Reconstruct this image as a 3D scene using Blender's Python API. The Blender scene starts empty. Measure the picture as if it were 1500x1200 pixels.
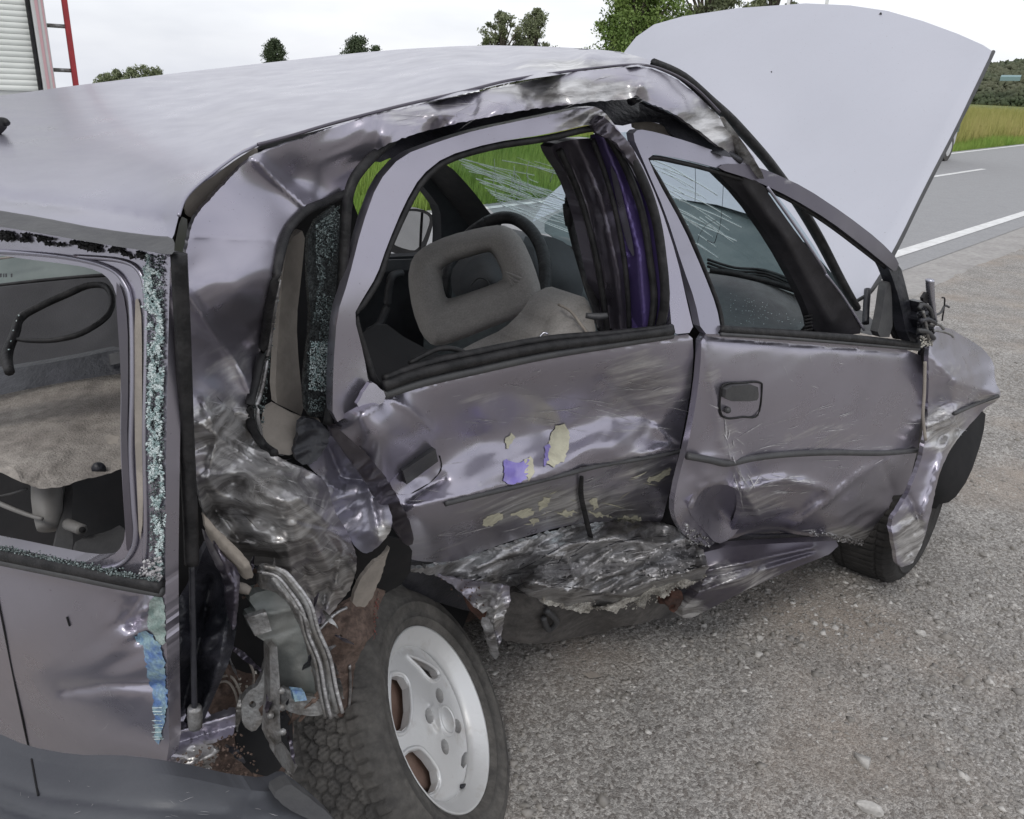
import bpy, math, random
import numpy as np
from mathutils import Matrix, Vector
from mathutils.geometry import delaunay_2d_cdt
random.seed(7); RNG = np.random.default_rng(11)
S = bpy.context.scene; COL = S.collection

# ------------------------------------------------------------------ camera
F, EYE, PITCH, ROLL = 1220.0, 1.45, math.radians(21.7), math.radians(2.8)
_fw = np.array([0, math.cos(PITCH), -math.sin(PITCH)]); _r = np.array([1., 0, 0]); _u = np.cross(_r, _fw)
RT = _r*math.cos(ROLL)+_u*math.sin(ROLL); UP = -_r*math.sin(ROLL)+_u*math.cos(ROLL); FW = _fw
O3 = np.array([0, 0, EYE])
cam = bpy.data.objects.new('camera', bpy.data.cameras.new('camera')); COL.objects.link(cam)
m = Matrix.Identity(4)
for i in range(3):
    m[i][0] = RT[i]; m[i][1] = UP[i]; m[i][2] = -FW[i]; m[i][3] = O3[i]
cam.matrix_world = m; cam.data.sensor_width = 36; cam.data.lens = F/1500*36
cam.data.clip_start = 0.02; cam.data.clip_end = 3000
S.camera = cam
# ------------------------------------------------------------------ world, sun
SUN_EL, SUN_AZ = 52, 200
w = bpy.data.worlds.new('World'); S.world = w; w.use_nodes = True
nt = w.node_tree; nt.nodes.clear()
wo = nt.nodes.new('ShaderNodeOutputWorld'); bg = nt.nodes.new('ShaderNodeBackground')
sky = nt.nodes.new('ShaderNodeTexSky'); sky.sky_type = 'NISHITA'; sky.sun_disc = False
sky.sun_elevation = math.radians(SUN_EL); sky.sun_rotation = math.radians(SUN_AZ)
tc = nt.nodes.new('ShaderNodeTexCoord'); mp = nt.nodes.new('ShaderNodeMapping'); mp.inputs['Scale'].default_value = (1, 1, 3.5)
nz = nt.nodes.new('ShaderNodeTexNoise'); nz.inputs['Scale'].default_value = 1.7; nz.inputs['Detail'].default_value = 6
cr = nt.nodes.new('ShaderNodeValToRGB')
cr.color_ramp.elements[0].position = .36; cr.color_ramp.elements[0].color = (5.9, 6.1, 6.7, 1)
cr.color_ramp.elements[1].position = .62; cr.color_ramp.elements[1].color = (8.9, 9.0, 9.25, 1)
mx = nt.nodes.new('ShaderNodeMixRGB'); mx.inputs[0].default_value = .93
L = nt.links.new
L(tc.outputs['Generated'], mp.inputs[0]); L(mp.outputs[0], nz.inputs[0]); L(nz.outputs[0], cr.inputs[0])
L(sky.outputs[0], mx.inputs[1]); L(cr.outputs[0], mx.inputs[2]); L(mx.outputs[0], bg.inputs[0]); L(bg.outputs[0], wo.inputs[0])
bg.inputs[1].default_value = .105
sl = bpy.data.lights.new('sun', 'SUN'); sl.energy = .75; sl.angle = math.radians(16); sl.color = (1, .97, .92)
so = bpy.data.objects.new('sun', sl); COL.objects.link(so)
az = math.radians(SUN_AZ)
so.rotation_euler = Vector((math.sin(az)*math.cos(math.radians(SUN_EL)), math.cos(az)*math.cos(math.radians(SUN_EL)), math.sin(math.radians(SUN_EL)))).to_track_quat('Z', 'Y').to_euler()
S.view_settings.view_transform = 'Standard'; S.view_settings.look = 'None'; S.view_settings.gamma = 1
S.view_settings.exposure = 0.30; S.view_settings.use_curve_mapping = False

# ------------------------------------------------------------------ materials
def material(name, col, rough=.6, metal=0., noise=None, nscale=20, bump=0., bscale=60, coat=0., col2=None, n2=None, spec=.5, stretch=None, trans=0):
    """Principled with two procedural colour layers and a noise bump, in object coordinates."""
    M = bpy.data.materials.new(name); M.use_nodes = True; t = M.node_tree; b = t.nodes['Principled BSDF']
    b.inputs['Base Color'].default_value = (*col, 1); b.inputs['Roughness'].default_value = rough
    b.inputs['Metallic'].default_value = metal; b.inputs['Coat Weight'].default_value = coat; b.inputs['Coat Roughness'].default_value = .12
    b.inputs['Specular IOR Level'].default_value = spec
    if trans: b.inputs['Transmission Weight'].default_value = trans
    tcn = t.nodes.new('ShaderNodeTexCoord'); vec = tcn.outputs['Object']
    if stretch:
        mpn = t.nodes.new('ShaderNodeMapping'); mpn.inputs['Scale'].default_value = stretch; t.links.new(vec, mpn.inputs[0]); vec = mpn.outputs[0]
    def nse(sc, det=6, ro=.6):
        q = t.nodes.new('ShaderNodeTexNoise'); q.inputs['Scale'].default_value = sc; q.inputs['Detail'].default_value = det; q.inputs['Roughness'].default_value = ro
        t.links.new(vec, q.inputs[0]); return q.outputs[0]
    cur = None
    if col2 is not None:
        r = t.nodes.new('ShaderNodeValToRGB'); lo, hi = noise or (.4, .6)
        r.color_ramp.elements[0].position = lo; r.color_ramp.elements[0].color = (*col, 1)
        r.color_ramp.elements[1].position = hi; r.color_ramp.elements[1].color = (*col2, 1)
        t.links.new(nse(nscale), r.inputs[0]); cur = r.outputs[0]
        if n2:
            r2 = t.nodes.new('ShaderNodeValToRGB'); r2.color_ramp.elements[0].position = .35; r2.color_ramp.elements[0].color = (n2[0],)*3+(1,)
            r2.color_ramp.elements[1].position = .65; r2.color_ramp.elements[1].color = (n2[1],)*3+(1,)
            t.links.new(nse(nscale*6.3), r2.inputs[0]); mm = t.nodes.new('ShaderNodeMixRGB'); mm.blend_type = 'MULTIPLY'; mm.inputs[0].default_value = 1
            t.links.new(cur, mm.inputs[1]); t.links.new(r2.outputs[0], mm.inputs[2]); cur = mm.outputs[0]
        t.links.new(cur, b.inputs['Base Color'])
    rr = t.nodes.new('ShaderNodeMapRange'); rr.inputs[3].default_value = max(rough-.08, .02); rr.inputs[4].default_value = min(rough+.12, 1)
    t.links.new(nse(nscale*1.7+3), rr.inputs[0]); t.links.new(rr.outputs[0], b.inputs['Roughness'])
    if bump:
        bn = t.nodes.new('ShaderNodeBump'); bn.inputs['Strength'].default_value = bump; bn.inputs['Distance'].default_value = .01
        t.links.new(nse(bscale, 5), bn.inputs['Height']); t.links.new(bn.outputs[0], b.inputs['Normal'])
    return M

def paint_material(name, col, scuffcol=(.60, .59, .585), scuff2=(.22, .21, .205), rough=.3, metal=.72, dirt=.25):
    """Metallic paint; the vertex attribute 'scuff' says where the body is rubbed through and dirty."""
    M = bpy.data.materials.new(name); M.use_nodes = True; t = M.node_tree; b = t.nodes['Principled BSDF']; l = t.links.new
    tcn = t.nodes.new('ShaderNodeTexCoord')
    def nse(sc, det=6, ro=.6, vec=None):
        q = t.nodes.new('ShaderNodeTexNoise'); q.inputs['Scale'].default_value = sc; q.inputs['Detail'].default_value = det; q.inputs['Roughness'].default_value = ro
        l(vec or tcn.outputs['Object'], q.inputs[0]); return q.outputs[0]
    def ramp(src, a, c, va, vc):
        r = t.nodes.new('ShaderNodeMapRange'); r.inputs[1].default_value = a; r.inputs[2].default_value = c; r.inputs[3].default_value = va; r.inputs[4].default_value = vc
        r.clamp = True; l(src, r.inputs[0]); return r.outputs[0]
    def math_(op, a, c):
        r = t.nodes.new('ShaderNodeMath'); r.operation = op
        for k, v in ((0, a), (1, c)):
            if isinstance(v, (int, float)): r.inputs[k].default_value = v
            else: l(v, r.inputs[k])
        return r.outputs[0]
    def mixc(fac, a, c):
        r = t.nodes.new('ShaderNodeMixRGB')
        for k, v in ((0, fac), (1, a), (2, c)):
            if isinstance(v, tuple): r.inputs[k].default_value = (*v, 1)
            elif isinstance(v, (int, float)): r.inputs[k].default_value = v
            else: l(v, r.inputs[k])
        return r.outputs[0]
    at = t.nodes.new('ShaderNodeAttribute'); at.attribute_name = 'scuff'; sc = at.outputs['Fac']
    rot = t.nodes.new('ShaderNodeMapping'); rot.vector_type = 'POINT'; rot.inputs['Rotation'].default_value = (0, .12, -math.radians(39)); l(tcn.outputs['Object'], rot.inputs[0])
    st = t.nodes.new('ShaderNodeMapping'); st.inputs['Scale'].default_value = (1.3, 3, 13); l(rot.outputs[0], st.inputs[0])
    streak = nse(5, 6, .65, st.outputs[0])
    blot = nse(9, 8, .62)
    wornmask = ramp(math_('ADD', math_('MULTIPLY', sc, .75), math_('ADD', math_('MULTIPLY', blot, .55), math_('MULTIPLY', streak, .45))), .78, 1.0, 0, 1)
    worn = mixc(ramp(streak, .40, .60, 0, 1), scuff2, scuffcol)
    dirtm = math_('MULTIPLY', ramp(nse(3.2, 7), .42, .68, 0, 1), dirt)
    base = mixc(dirtm, col, (.19, .178, .18))
    specks = ramp(nse(210, 2), .70, .76, 0, .5)
    base = mixc(specks, base, (.12, .11, .1))
    colr = mixc(wornmask, base, worn); l(colr, b.inputs['Base Color'])
    mt = math_('SUBTRACT', metal, math_('MULTIPLY', math_('ADD', wornmask, dirtm), .2)); l(mt, b.inputs['Metallic'])
    ro = math_('ADD', math_('ADD', ramp(nse(14), .3, .7, rough-.05, rough+.08), math_('MULTIPLY', wornmask, .02)), math_('MULTIPLY', dirtm, .25)); l(ro, b.inputs['Roughness'])
    b.inputs['Coat Weight'].default_value = .25; b.inputs['Coat Roughness'].default_value = .15
    bn = t.nodes.new('ShaderNodeBump'); bn.inputs['Distance'].default_value = .004; l(math_('ADD', math_('MULTIPLY', wornmask, .22), .02), bn.inputs['Strength'])
    l(math_('ADD', nse(60, 4), math_('MULTIPLY', streak, .8)), bn.inputs['Height']); l(bn.outputs[0], b.inputs['Normal'])
    return M

def glass_material(name, tint, gloss=.12, dust=.1, dustcol=(.5, .6, .6)):
    M = bpy.data.materials.new(name); M.use_nodes = True; t = M.node_tree; t.nodes.clear(); l = t.links.new
    o = t.nodes.new('ShaderNodeOutputMaterial'); tr = t.nodes.new('ShaderNodeBsdfTransparent'); tr.inputs[0].default_value = (*tint, 1)
    gl = t.nodes.new('ShaderNodeBsdfGlossy'); gl.inputs['Roughness'].default_value = .06; gl.inputs[0].default_value = (.9, 1, 1, 1)
    df = t.nodes.new('ShaderNodeBsdfDiffuse'); df.inputs[0].default_value = (*dustcol, 1)
    fr = t.nodes.new('ShaderNodeFresnel'); fr.inputs[0].default_value = 1.45
    a = t.nodes.new('ShaderNodeMixShader'); l(fr.outputs[0], a.inputs[0]); l(tr.outputs[0], a.inputs[1]); l(gl.outputs[0], a.inputs[2])
    c = t.nodes.new('ShaderNodeMixShader'); n_ = t.nodes.new('ShaderNodeTexNoise'); n_.inputs['Scale'].default_value = 14; n_.inputs['Detail'].default_value = 8
    r = t.nodes.new('ShaderNodeMapRange'); r.inputs[1].default_value = .4; r.inputs[2].default_value = .75; r.inputs[3].default_value = dust*.5; r.inputs[4].default_value = dust*2
    l(n_.outputs[0], r.inputs[0]); l(r.outputs[0], c.inputs[0]); l(a.outputs[0], c.inputs[1]); l(df.outputs[0], c.inputs[2]); l(c.outputs[0], o.inputs[0])
    return M

PAINT = paint_material('lilac grey metallic paint', (.385, .366, .428), rough=.28, metal=.86, dirt=.12)
ROOFP = paint_material('roof paint', (.32, .31, .37), rough=.30, dirt=.12)
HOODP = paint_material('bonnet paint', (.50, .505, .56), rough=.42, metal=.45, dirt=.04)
DARKP = paint_material('dark stained paint', (.10, .09, .115), rough=.3, dirt=.3)
PURPLE = paint_material('purple inner paint', (.085, .06, .19), rough=.3, metal=.5, dirt=.3)
TRIM = material('grey plastic trim', (.042, .042, .046), .5, noise=(.3, .8), col2=(.07, .07, .07), nscale=25, bump=.15)
BUMPER = material('bumper plastic', (.055, .058, .068), .45, col2=(.075, .078, .088), nscale=3, bump=.08)
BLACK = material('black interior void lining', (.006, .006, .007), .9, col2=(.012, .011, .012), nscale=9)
SEAL = material('black rubber seal', (.009, .009, .010), .5, col2=(.024, .023, .024), nscale=40, bump=.3, spec=.3)
FABRIC = material('grey seat fabric', (.29, .275, .26), .95, col2=(.315, .298, .282), nscale=45, bump=.25, bscale=500, n2=(.85, 1.1))
BEIGE = material('beige belt and pillar trim', (.24, .215, .19), .8, col2=(.32, .285, .25), nscale=18, bump=.2)
DASH = material('dark dashboard plastic', (.013, .014, .017), .6, col2=(.028, .030, .034), nscale=10, bump=.15, bscale=300)
BARE = material('torn bare metal', (.50, .495, .50), .3, .75, noise=(.42, .62), col2=(.17, .16, .155), nscale=9, bump=.35, bscale=60, n2=(.7, 1.2), stretch=(1, 1, 2.5))
FOAM = material('whitish torn foam and filler', (.72, .69, .62), .85, noise=(.42, .7), col2=(.26, .23, .20), nscale=45, bump=1., bscale=110, n2=(.6, 1.2))
RUST = material('rusty brown sheet', (.075, .048, .038), .8, noise=(.35, .65), col2=(.15, .105, .085), nscale=16, bump=.5, bscale=80, n2=(.6, 1.3))
REDRUST = material('red rust', (.11, .05, .035), .85, col2=(.05, .03, .024), nscale=25, bump=.5)
STEEL = material('galvanised bracket steel', (.33, .33, .33), .4, .7, col2=(.17, .16, .15), nscale=30, bump=.3, n2=(.8, 1.2))
SCRAPE = material('whitish scraped sheet', (.52, .51, .52), .38, .5, noise=(.4, .6), col2=(.26, .255, .26), nscale=28, bump=.4, n2=(.7, 1.15))
UNDER = material('dusty underseal', (.06, .056, .054), .75, noise=(.35, .65), col2=(.13, .12, .112), nscale=7, bump=.4, n2=(.7, 1.2))
CREAM = material('cream filler exposed under paint', (.58, .56, .43), .6, noise=(.4, .7), col2=(.42, .40, .31), nscale=40, bump=.3)
BLUEP = material('blue paint transfer', (.10, .18, .38), .5, noise=(.42, .58), col2=(.26, .38, .42), nscale=40, bump=.3, n2=(.75, 1.2))
VIOLET = material('violet older paint', (.22, .18, .5), .45, .3, col2=(.32, .28, .58), nscale=30)
WHITEMARK = material('light scratch marks', (.58, .57, .58), .6, .1, col2=(.36, .35, .36), nscale=60)
CRUMB = material('crumbled safety glass', (.24, .33, .33), .12, col2=(.55, .62, .62), noise=(.45, .55), nscale=160, spec=.9)
DARKCRUMB = material('dark glass splinters', (.05, .07, .07), .1, col2=(.35, .42, .42), noise=(.5, .68), nscale=220, spec=.9)
TYRE = material('dusty tyre rubber', (.055, .052, .049), .85, noise=(.35, .7), col2=(.145, .135, .122), nscale=9, bump=.35, bscale=150, n2=(.8, 1.2))
RIMM = material('silver alloy wheel', (.74, .74, .735), .36, .35, noise=(.55, .85), col2=(.42, .38, .32), nscale=14, bump=.1, coat=.1)
CARPET = material('beige boot carpet', (.28, .25, .225), .95, noise=(.35, .65), col2=(.40, .365, .33), nscale=7, bump=.6, bscale=260, n2=(.75, 1.15))
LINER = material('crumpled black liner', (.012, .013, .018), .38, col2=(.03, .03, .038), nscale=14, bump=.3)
GLASS = glass_material('cracked windscreen glass', (.72, .82, .84), dust=.05, dustcol=(.5, .6, .6))
CLEAR = glass_material('tinted window glass', (.5, .6, .6), dust=.07)
CRACK = material('white crack lines', (.85, .9, .9), .4)
MIRROR = material('mirror glass', (.75, .78, .8), .04, 1.)
TEAL = material('glass tinted cowl panel', (.08, .10, .105), .6, col2=(.11, .13, .132), nscale=12)  # the windscreen's teal tint is put into this panel's colour
ALU = material('bright chrome bracket', (.5, .5, .56), .25, .9)

# ------------------------------------------------------------------ tools
def tag(o, label=None, cat=None, group=None, kind=None):
    for k, v in (('label', label), ('category', cat), ('group', group), ('kind', kind)):
        if v: o[k] = v
    return o
def empty(name, loc, label=None, cat=None, group=None, rz=0):
    o = bpy.data.objects.new(name, None); COL.objects.link(o); o.location = loc; o.rotation_euler[2] = rz
    o.empty_display_size = .2
    return tag(o, label, cat, group)
def wloc(p):
    v = np.zeros(3)
    while p is not None: v += np.array(p.location); p = p.parent
    return v
def meshobj(name, V, Fc, mat, parent=None, smooth=True, attr=None, local=False):
    V = np.asarray(V, float)
    if parent is not None and not local: V = V-wloc(parent)
    me = bpy.data.meshes.new(name)
    if isinstance(Fc, np.ndarray):
        k = Fc.shape[1]; me.vertices.add(len(V)); me.vertices.foreach_set('co', V.ravel())
        me.loops.add(Fc.size); me.loops.foreach_set('vertex_index', Fc.ravel().astype(np.int32))
        me.polygons.add(len(Fc)); me.polygons.foreach_set('loop_start', np.arange(0, Fc.size, k, dtype=np.int32))
        me.update(calc_edges=True)
    else:
        me.from_pydata(V.tolist(), [], Fc); me.update()
    me.materials.append(mat)
    if smooth: me.polygons.foreach_set('use_smooth', [True]*len(me.polygons))
    if attr is not None:
        a = me.attributes.new('scuff', 'FLOAT', 'POINT'); a.data.foreach_set('value', np.asarray(attr, np.float32))
    o = bpy.data.objects.new(name, me); COL.objects.link(o)
    if parent is not None: o.parent = parent
    return o

def rays(x, y):
    x = np.asarray(x, float); y = np.asarray(y, float)
    return FW+RT*((x-750)/F)[..., None]-UP*((y-600)/F)[..., None]
def at(x, y, t): return O3+rays(x, y)*np.asarray(t, float)[..., None]
def ground(x, y, z=0.):
    d = rays(x, y); return O3+d*((z-EYE)/d[..., 2])[..., None]
# the car's own frame: A on the ground beside the rear wheel, D forwards, N towards the far side
A = np.array([-.0713, 1.2035, 0]); D = np.array([math.cos(math.radians(39)), math.sin(math.radians(39)), 0]); N = np.array([-D[1], D[0], 0])
def uvw(u, n, z): return A+D*u+N*n+np.array([0, 0, z])
TD = np.array([-.921, .389, 0]); TN = np.array([TD[1], -TD[0], 0]);  TN = TN if TN[1] > 0 else -TN   # tailgate direction and inward normal
TA = uvw(-.445, -.09, 0)
PL = {'side': (A, N), 'tail': (TA, TN)}

def vnoise(x, y, seed=0):
    xi = np.floor(x).astype(np.int64); yi = np.floor(y).astype(np.int64); fx = x-xi; fy = y-yi
    fx = fx*fx*(3-2*fx); fy = fy*fy*(3-2*fy)
    def h(a, b):
        v = np.sin(a*127.1+b*311.7+seed*74.7)*43758.5453; return v-np.floor(v)
    return (h(xi, yi)*(1-fx)+h(xi+1, yi)*fx)*(1-fy)+(h(xi, yi+1)*(1-fx)+h(xi+1, yi+1)*fx)*fy
def fbm(x, y, seed=0, o=4, g=.5):
    s = 0; a = 1; tt = 0
    for i in range(o):
        s = s+a*vnoise(x*2**i+i*9.1, y*2**i-i*5.3, seed+i); tt += a; a *= g
    return s/tt
def facet(x, y, seed=0):
    """linear interpolation over a skewed triangular lattice: flat facets meeting in sharp folds, as in crumpled sheet"""
    k = (x+y*.57735); l = y*1.1547; wx = .35*np.sin(l*1.7+seed); k = k+wx; i = np.floor(k).astype(np.int64); j = np.floor(l).astype(np.int64); u = k-i; v = l-j
    def h(a, b):
        q = np.sin(a*127.1+b*311.7+seed*74.7)*43758.5453; return q-np.floor(q)
    lo = u+v < 1
    return np.where(lo, h(i, j)*(1-u-v)+h(i+1, j)*u+h(i, j+1)*v, h(i+1, j+1)*(u+v-1)+h(i+1, j)*(1-v)+h(i, j+1)*(1-u))
def ridged(x, y, seed=0, o=3):
    s = 0; a = 1; tt = 0
    for i in range(o):
        s = s+a*(1-np.abs(2*vnoise(x*2**i+i*7.7, y*2**i, seed+i)-1)); tt += a; a *= .5
    return s/tt
def dpoly(x, y, pts):
    best = np.full(x.shape, 1e9)
    for (x0, y0), (x1, y1) in zip(pts[:-1], pts[1:]):
        dx, dy = x1-x0, y1-y0; L2 = dx*dx+dy*dy+1e-9
        k = np.clip(((x-x0)*dx+(y-y0)*dy)/L2, 0, 1); best = np.minimum(best, np.hypot(x-x0-k*dx, y-y0-k*dy))
    return best
class Surf:
    """A surface standing in the scene: a reference plane (or plain depth) plus its own relief, crease lines and crumples."""
    def __init__(s, base, ctrl, creases=(), crumple=(), scuff=(), seed=0, smooth=.002):
        s.base = base; s.creases = creases; s.crumple = crumple; s.scuff = scuff; s.seed = seed
        c = np.array(ctrl, float)
        if base == 't': c[:, 2] = 1/c[:, 2]
        s.c = c; n = len(c)
        if n > 3:
            P = c[:, :2]/100; d = np.hypot(*(P[:, None]-P[None]).transpose(2, 0, 1))
            K = s.k(d)+np.eye(n)*smooth; Q = np.c_[np.ones(n), P]
            Mx = np.block([[K, Q], [Q.T, np.zeros((3, 3))]])
            s.w = np.linalg.lstsq(Mx, np.r_[c[:, 2], 0, 0, 0], rcond=None)[0]
    @staticmethod
    def k(d): return np.where(d > 0, d*d*np.log(d+1e-12), 0)
    def off(s, x, y):
        n = len(s.c)
        if n == 1: v = np.full(np.shape(x), s.c[0, 2])
        elif n <= 3:
            Q = np.c_[np.ones(n), s.c[:, :2]/100]; k = np.linalg.lstsq(Q, s.c[:, 2], rcond=None)[0]; v = k[0]+k[1]*x/100+k[2]*y/100
        else:
            P = s.c[:, :2]/100; v = s.w[n]+s.w[n+1]*x/100+s.w[n+2]*y/100
            for i in range(n): v = v+s.w[i]*s.k(np.hypot(x/100-P[i, 0], y/100-P[i, 1]))
        e = np.zeros(np.shape(x))
        for pts, amp, wd in s.creases: e = e+amp*np.exp(-dpoly(x, y, pts)/wd)
        for c_ in s.crumple:
            cx, cy, r, amp, sc = c_[:5]; asp, ang = (c_[5], c_[6]) if len(c_) > 5 else (1, 0); ca, sa = math.cos(math.radians(ang)), math.sin(math.radians(ang))
            X = (x*ca+y*sa)/sc/asp; Y = (-x*sa+y*ca)/sc; mk = np.exp(-((x-cx)**2+(y-cy)**2)/(r*r)) if len(c_) < 8 else np.exp(-((x-cx)/r)**2-((y-cy)/c_[7])**2)
            e = e+mk*amp*((facet(X, Y, s.seed)-.5)*1.5+(facet(X*2.3+3, Y*2.3, s.seed+5)-.5)*.5+(facet(X*5.1, Y*5.1+7, s.seed+9)-.5)*.05)
        return v, e
    def pts(s, x, y, lift=0.):
        x = np.asarray(x, float); y = np.asarray(y, float); v, e = s.off(x, y); d = rays(x, y)
        if s.base == 't':
            t = 1/v+e-lift
        else:
            P0, nn = PL[s.base]; dn = d@nn; t = (((P0-O3)@nn)+v+e-lift)/dn
        return O3+d*t[..., None]
    def wear(s, x, y):
        v = np.zeros(x.shape)
        for cx, cy, rx, ry, a in s.scuff: v = np.maximum(v, a*np.exp(-((x-cx)/rx)**2-((y-cy)/ry)**2))
        return v
    def inward(s): return PL[s.base][1] if s.base in PL else N

def inpoly(x, y, poly):
    r = np.zeros(x.shape, bool); n = len(poly); j = n-1
    for i in range(n):
        xi, yi = poly[i]; xj, yj = poly[j]
        if yi != yj:
            r ^= ((yi > y) != (yj > y)) & (x < (xj-xi)*(y-yi)/(yj-yi)+xi)
        j = i
    return r
def chaikin(p, closed=True, k=1):
    for _ in range(k):
        q = []; n = len(p)
        for i in range(n if closed else n-1):
            a, b = p[i], p[(i+1) % n]
            q += [tuple(.78*a[j]+.22*b[j] for j in range(len(a))), tuple(.22*a[j]+.78*b[j] for j in range(len(a)))]
        if not closed: q = [p[0]]+q[1:-1]+[p[-1]]
        p = q
    return p
def densify(p, step, rag=0, seed=0):
    q = []; n = len(p)
    for i in range(n):
        a, b = p[i], p[(i+1) % n]; L_ = math.hypot(b[0]-a[0], b[1]-a[1]); k = max(1, int(L_/step))
        for j in range(k): q.append((a[0]+(b[0]-a[0])*j/k, a[1]+(b[1]-a[1])*j/k))
    if rag:
        r = random.Random(seed); q = [(x+r.uniform(-rag, rag), y+r.uniform(-rag, rag)) for x, y in q]
    return q
def sheet(name, poly, fn, mat, parent, holes=(), step=6, flange=None, attrfn=None, rnd=1, rag=0, smooth=True, inside=None):
    """Triangulates an outline with holes, lifts it into 3D by fn and folds its edge back by the vector flange."""
    poly = densify(chaikin(poly, k=rnd), step, rag, len(poly)); hs = [densify(chaikin(h, k=rnd), step) for h in holes]
    xs = [p[0] for p in poly]; ys = [p[1] for p in poly]
    gx, gy = np.meshgrid(np.arange(min(xs), max(xs), step), np.arange(min(ys), max(ys), step*.87)); gx[1::2] += step/2
    gx = gx.ravel(); gy = gy.ravel(); gx = gx+RNG.uniform(-.12, .12, gx.shape)*step; gy = gy+RNG.uniform(-.12, .12, gy.shape)*step
    ok = inpoly(gx, gy, poly)
    for h in hs: ok &= ~inpoly(gx, gy, h)
    ok &= dpoly(gx, gy, poly+[poly[0]]) > step*.45
    for h in hs: ok &= dpoly(gx, gy, h+[h[0]]) > step*.45
    pts = list(poly); ed = [(i, (i+1) % len(poly)) for i in range(len(poly))]
    for h in hs:
        b = len(pts); pts += h; ed += [(b+i, b+(i+1) % len(h)) for i in range(len(h))]
    pts += list(zip(gx[ok], gy[ok]))
    r = delaunay_2d_cdt([Vector(p) for p in pts], ed, [], 0, 1e-4)
    P = np.array([tuple(v) for v in r[0]]); Fc = np.array([f for f in r[2] if len(f) == 3])
    ce = P[Fc].mean(1); k = inpoly(ce[:, 0], ce[:, 1], poly)
    for h in hs: k &= ~inpoly(ce[:, 0], ce[:, 1], h)
    e1_ = P[Fc[:, 1]]-P[Fc[:, 0]]; e2_ = P[Fc[:, 2]]-P[Fc[:, 0]]; k &= np.abs(e1_[:, 0]*e2_[:, 1]-e1_[:, 1]*e2_[:, 0]) > .02*step*step
    Fc = Fc[k]
    if not len(Fc): print('EMPTY SHEET', name); return None
    V = fn(P[:, 0], P[:, 1])
    nrm = np.cross(V[Fc[:, 1]]-V[Fc[:, 0]], V[Fc[:, 2]]-V[Fc[:, 0]]); view = V[Fc[:, 0]]-(O3 if inside is None else inside)
    if (np.einsum('ij,ij->i', nrm, view) > 0).mean() > .5: Fc = Fc[:, ::-1]
    at_ = attrfn(P[:, 0], P[:, 1]) if attrfn else None
    faces = Fc
    if flange is not None:
        e = np.concatenate([Fc[:, [0, 1]], Fc[:, [1, 2]], Fc[:, [2, 0]]]); key = np.sort(e, 1)
        _, idx, cnt = np.unique(key, axis=0, return_index=True, return_counts=True); be = e[idx[cnt == 1]]
        base = len(V); A_ = V[be[:, 0]]; B_ = V[be[:, 1]]; fl = np.asarray(flange); nb = len(be)
        V = np.concatenate([V, A_, B_, A_+fl, B_+fl])
        i0 = base+np.arange(nb); i1 = i0+nb; i2 = i1+nb; i3 = i2+nb
        faces = np.concatenate([Fc, np.c_[i0, i2, i1], np.c_[i1, i2, i3]])
        if at_ is not None: at_ = np.concatenate([at_, at_[be[:, 0]], at_[be[:, 1]], at_[be[:, 0]], at_[be[:, 1]]])
    return meshobj(name, V, faces.astype(np.int32), mat, parent, smooth, at_)
def panel(name, surf, poly, mat, parent, lift=0., fl=.008, **kw):
    return sheet(name, poly, lambda x, y: surf.pts(x, y, lift), mat, parent, flange=(surf.inward()*fl if fl else None), attrfn=(surf.wear if surf.scuff else None), **kw)

def spline(P, k=6, closed=False):
    P = np.asarray(P, float); n = len(P); out = []
    rg = range(n) if closed else range(n-1)
    for i in rg:
        g = (lambda j: P[j % n]) if closed else (lambda j: P[min(max(j, 0), n-1)])
        p0, p1, p2, p3 = g(i-1), g(i), g(i+1), g(i+2)
        for j in range(k):
            t = j/k; out.append(.5*((2*p1)+(-p0+p2)*t+(2*p0-5*p1+4*p2-p3)*t*t+(-p0+3*p1-3*p2+p3)*t**3))
    if not closed: out.append(P[-1])
    return np.array(out)
def tube_geo(P, r, seg=8, closed=False, flat=1., flatdir=None):
    P = np.asarray(P, float); n = len(P); r = np.broadcast_to(r, (n,))
    T = np.gradient(P, axis=0) if not closed else np.roll(P, -1, 0)-np.roll(P, 1, 0)
    T /= np.linalg.norm(T, axis=1)[:, None]+1e-12
    ref = np.array(flatdir if flatdir is not None else (0.13, .21, 1.)); V = []
    for i in range(n):
        a = np.cross(T[i], ref); a /= np.linalg.norm(a)+1e-9; b = np.cross(T[i], a)
        for j in range(seg):
            th = 2*math.pi*j/seg; V.append(P[i]+r[i]*(a*math.cos(th)+b*flat*math.sin(th)))
    Fc = []
    for i in range(n if closed else n-1):
        for j in range(seg):
            p, q = i*seg+j, i*seg+(j+1) % seg; i2 = ((i+1) % n)*seg
            Fc.append((p, q, i2+(j+1) % seg, i2+j))
    if not closed: Fc += [tuple(range(seg))[::-1], tuple((n-1)*seg+j for j in range(seg))]
    return np.array(V), Fc
def tube(name, P, r, mat, parent, k=5, **kw):
    P = spline(P, k, kw.get('closed', False))
    if not np.isscalar(r): r = np.interp(np.linspace(0, 1, len(P)), np.linspace(0, 1, len(r)), r)
    V, Fc = tube_geo(P, r, **kw); return meshobj(name, V, Fc, mat, parent)
def stube(name, surf, pts, r, mat, parent, lift=.004, **kw):
    p = np.array(pts, float); return tube(name, surf.pts(p[:, 0], p[:, 1], lift), r, mat, parent, **kw)
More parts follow.
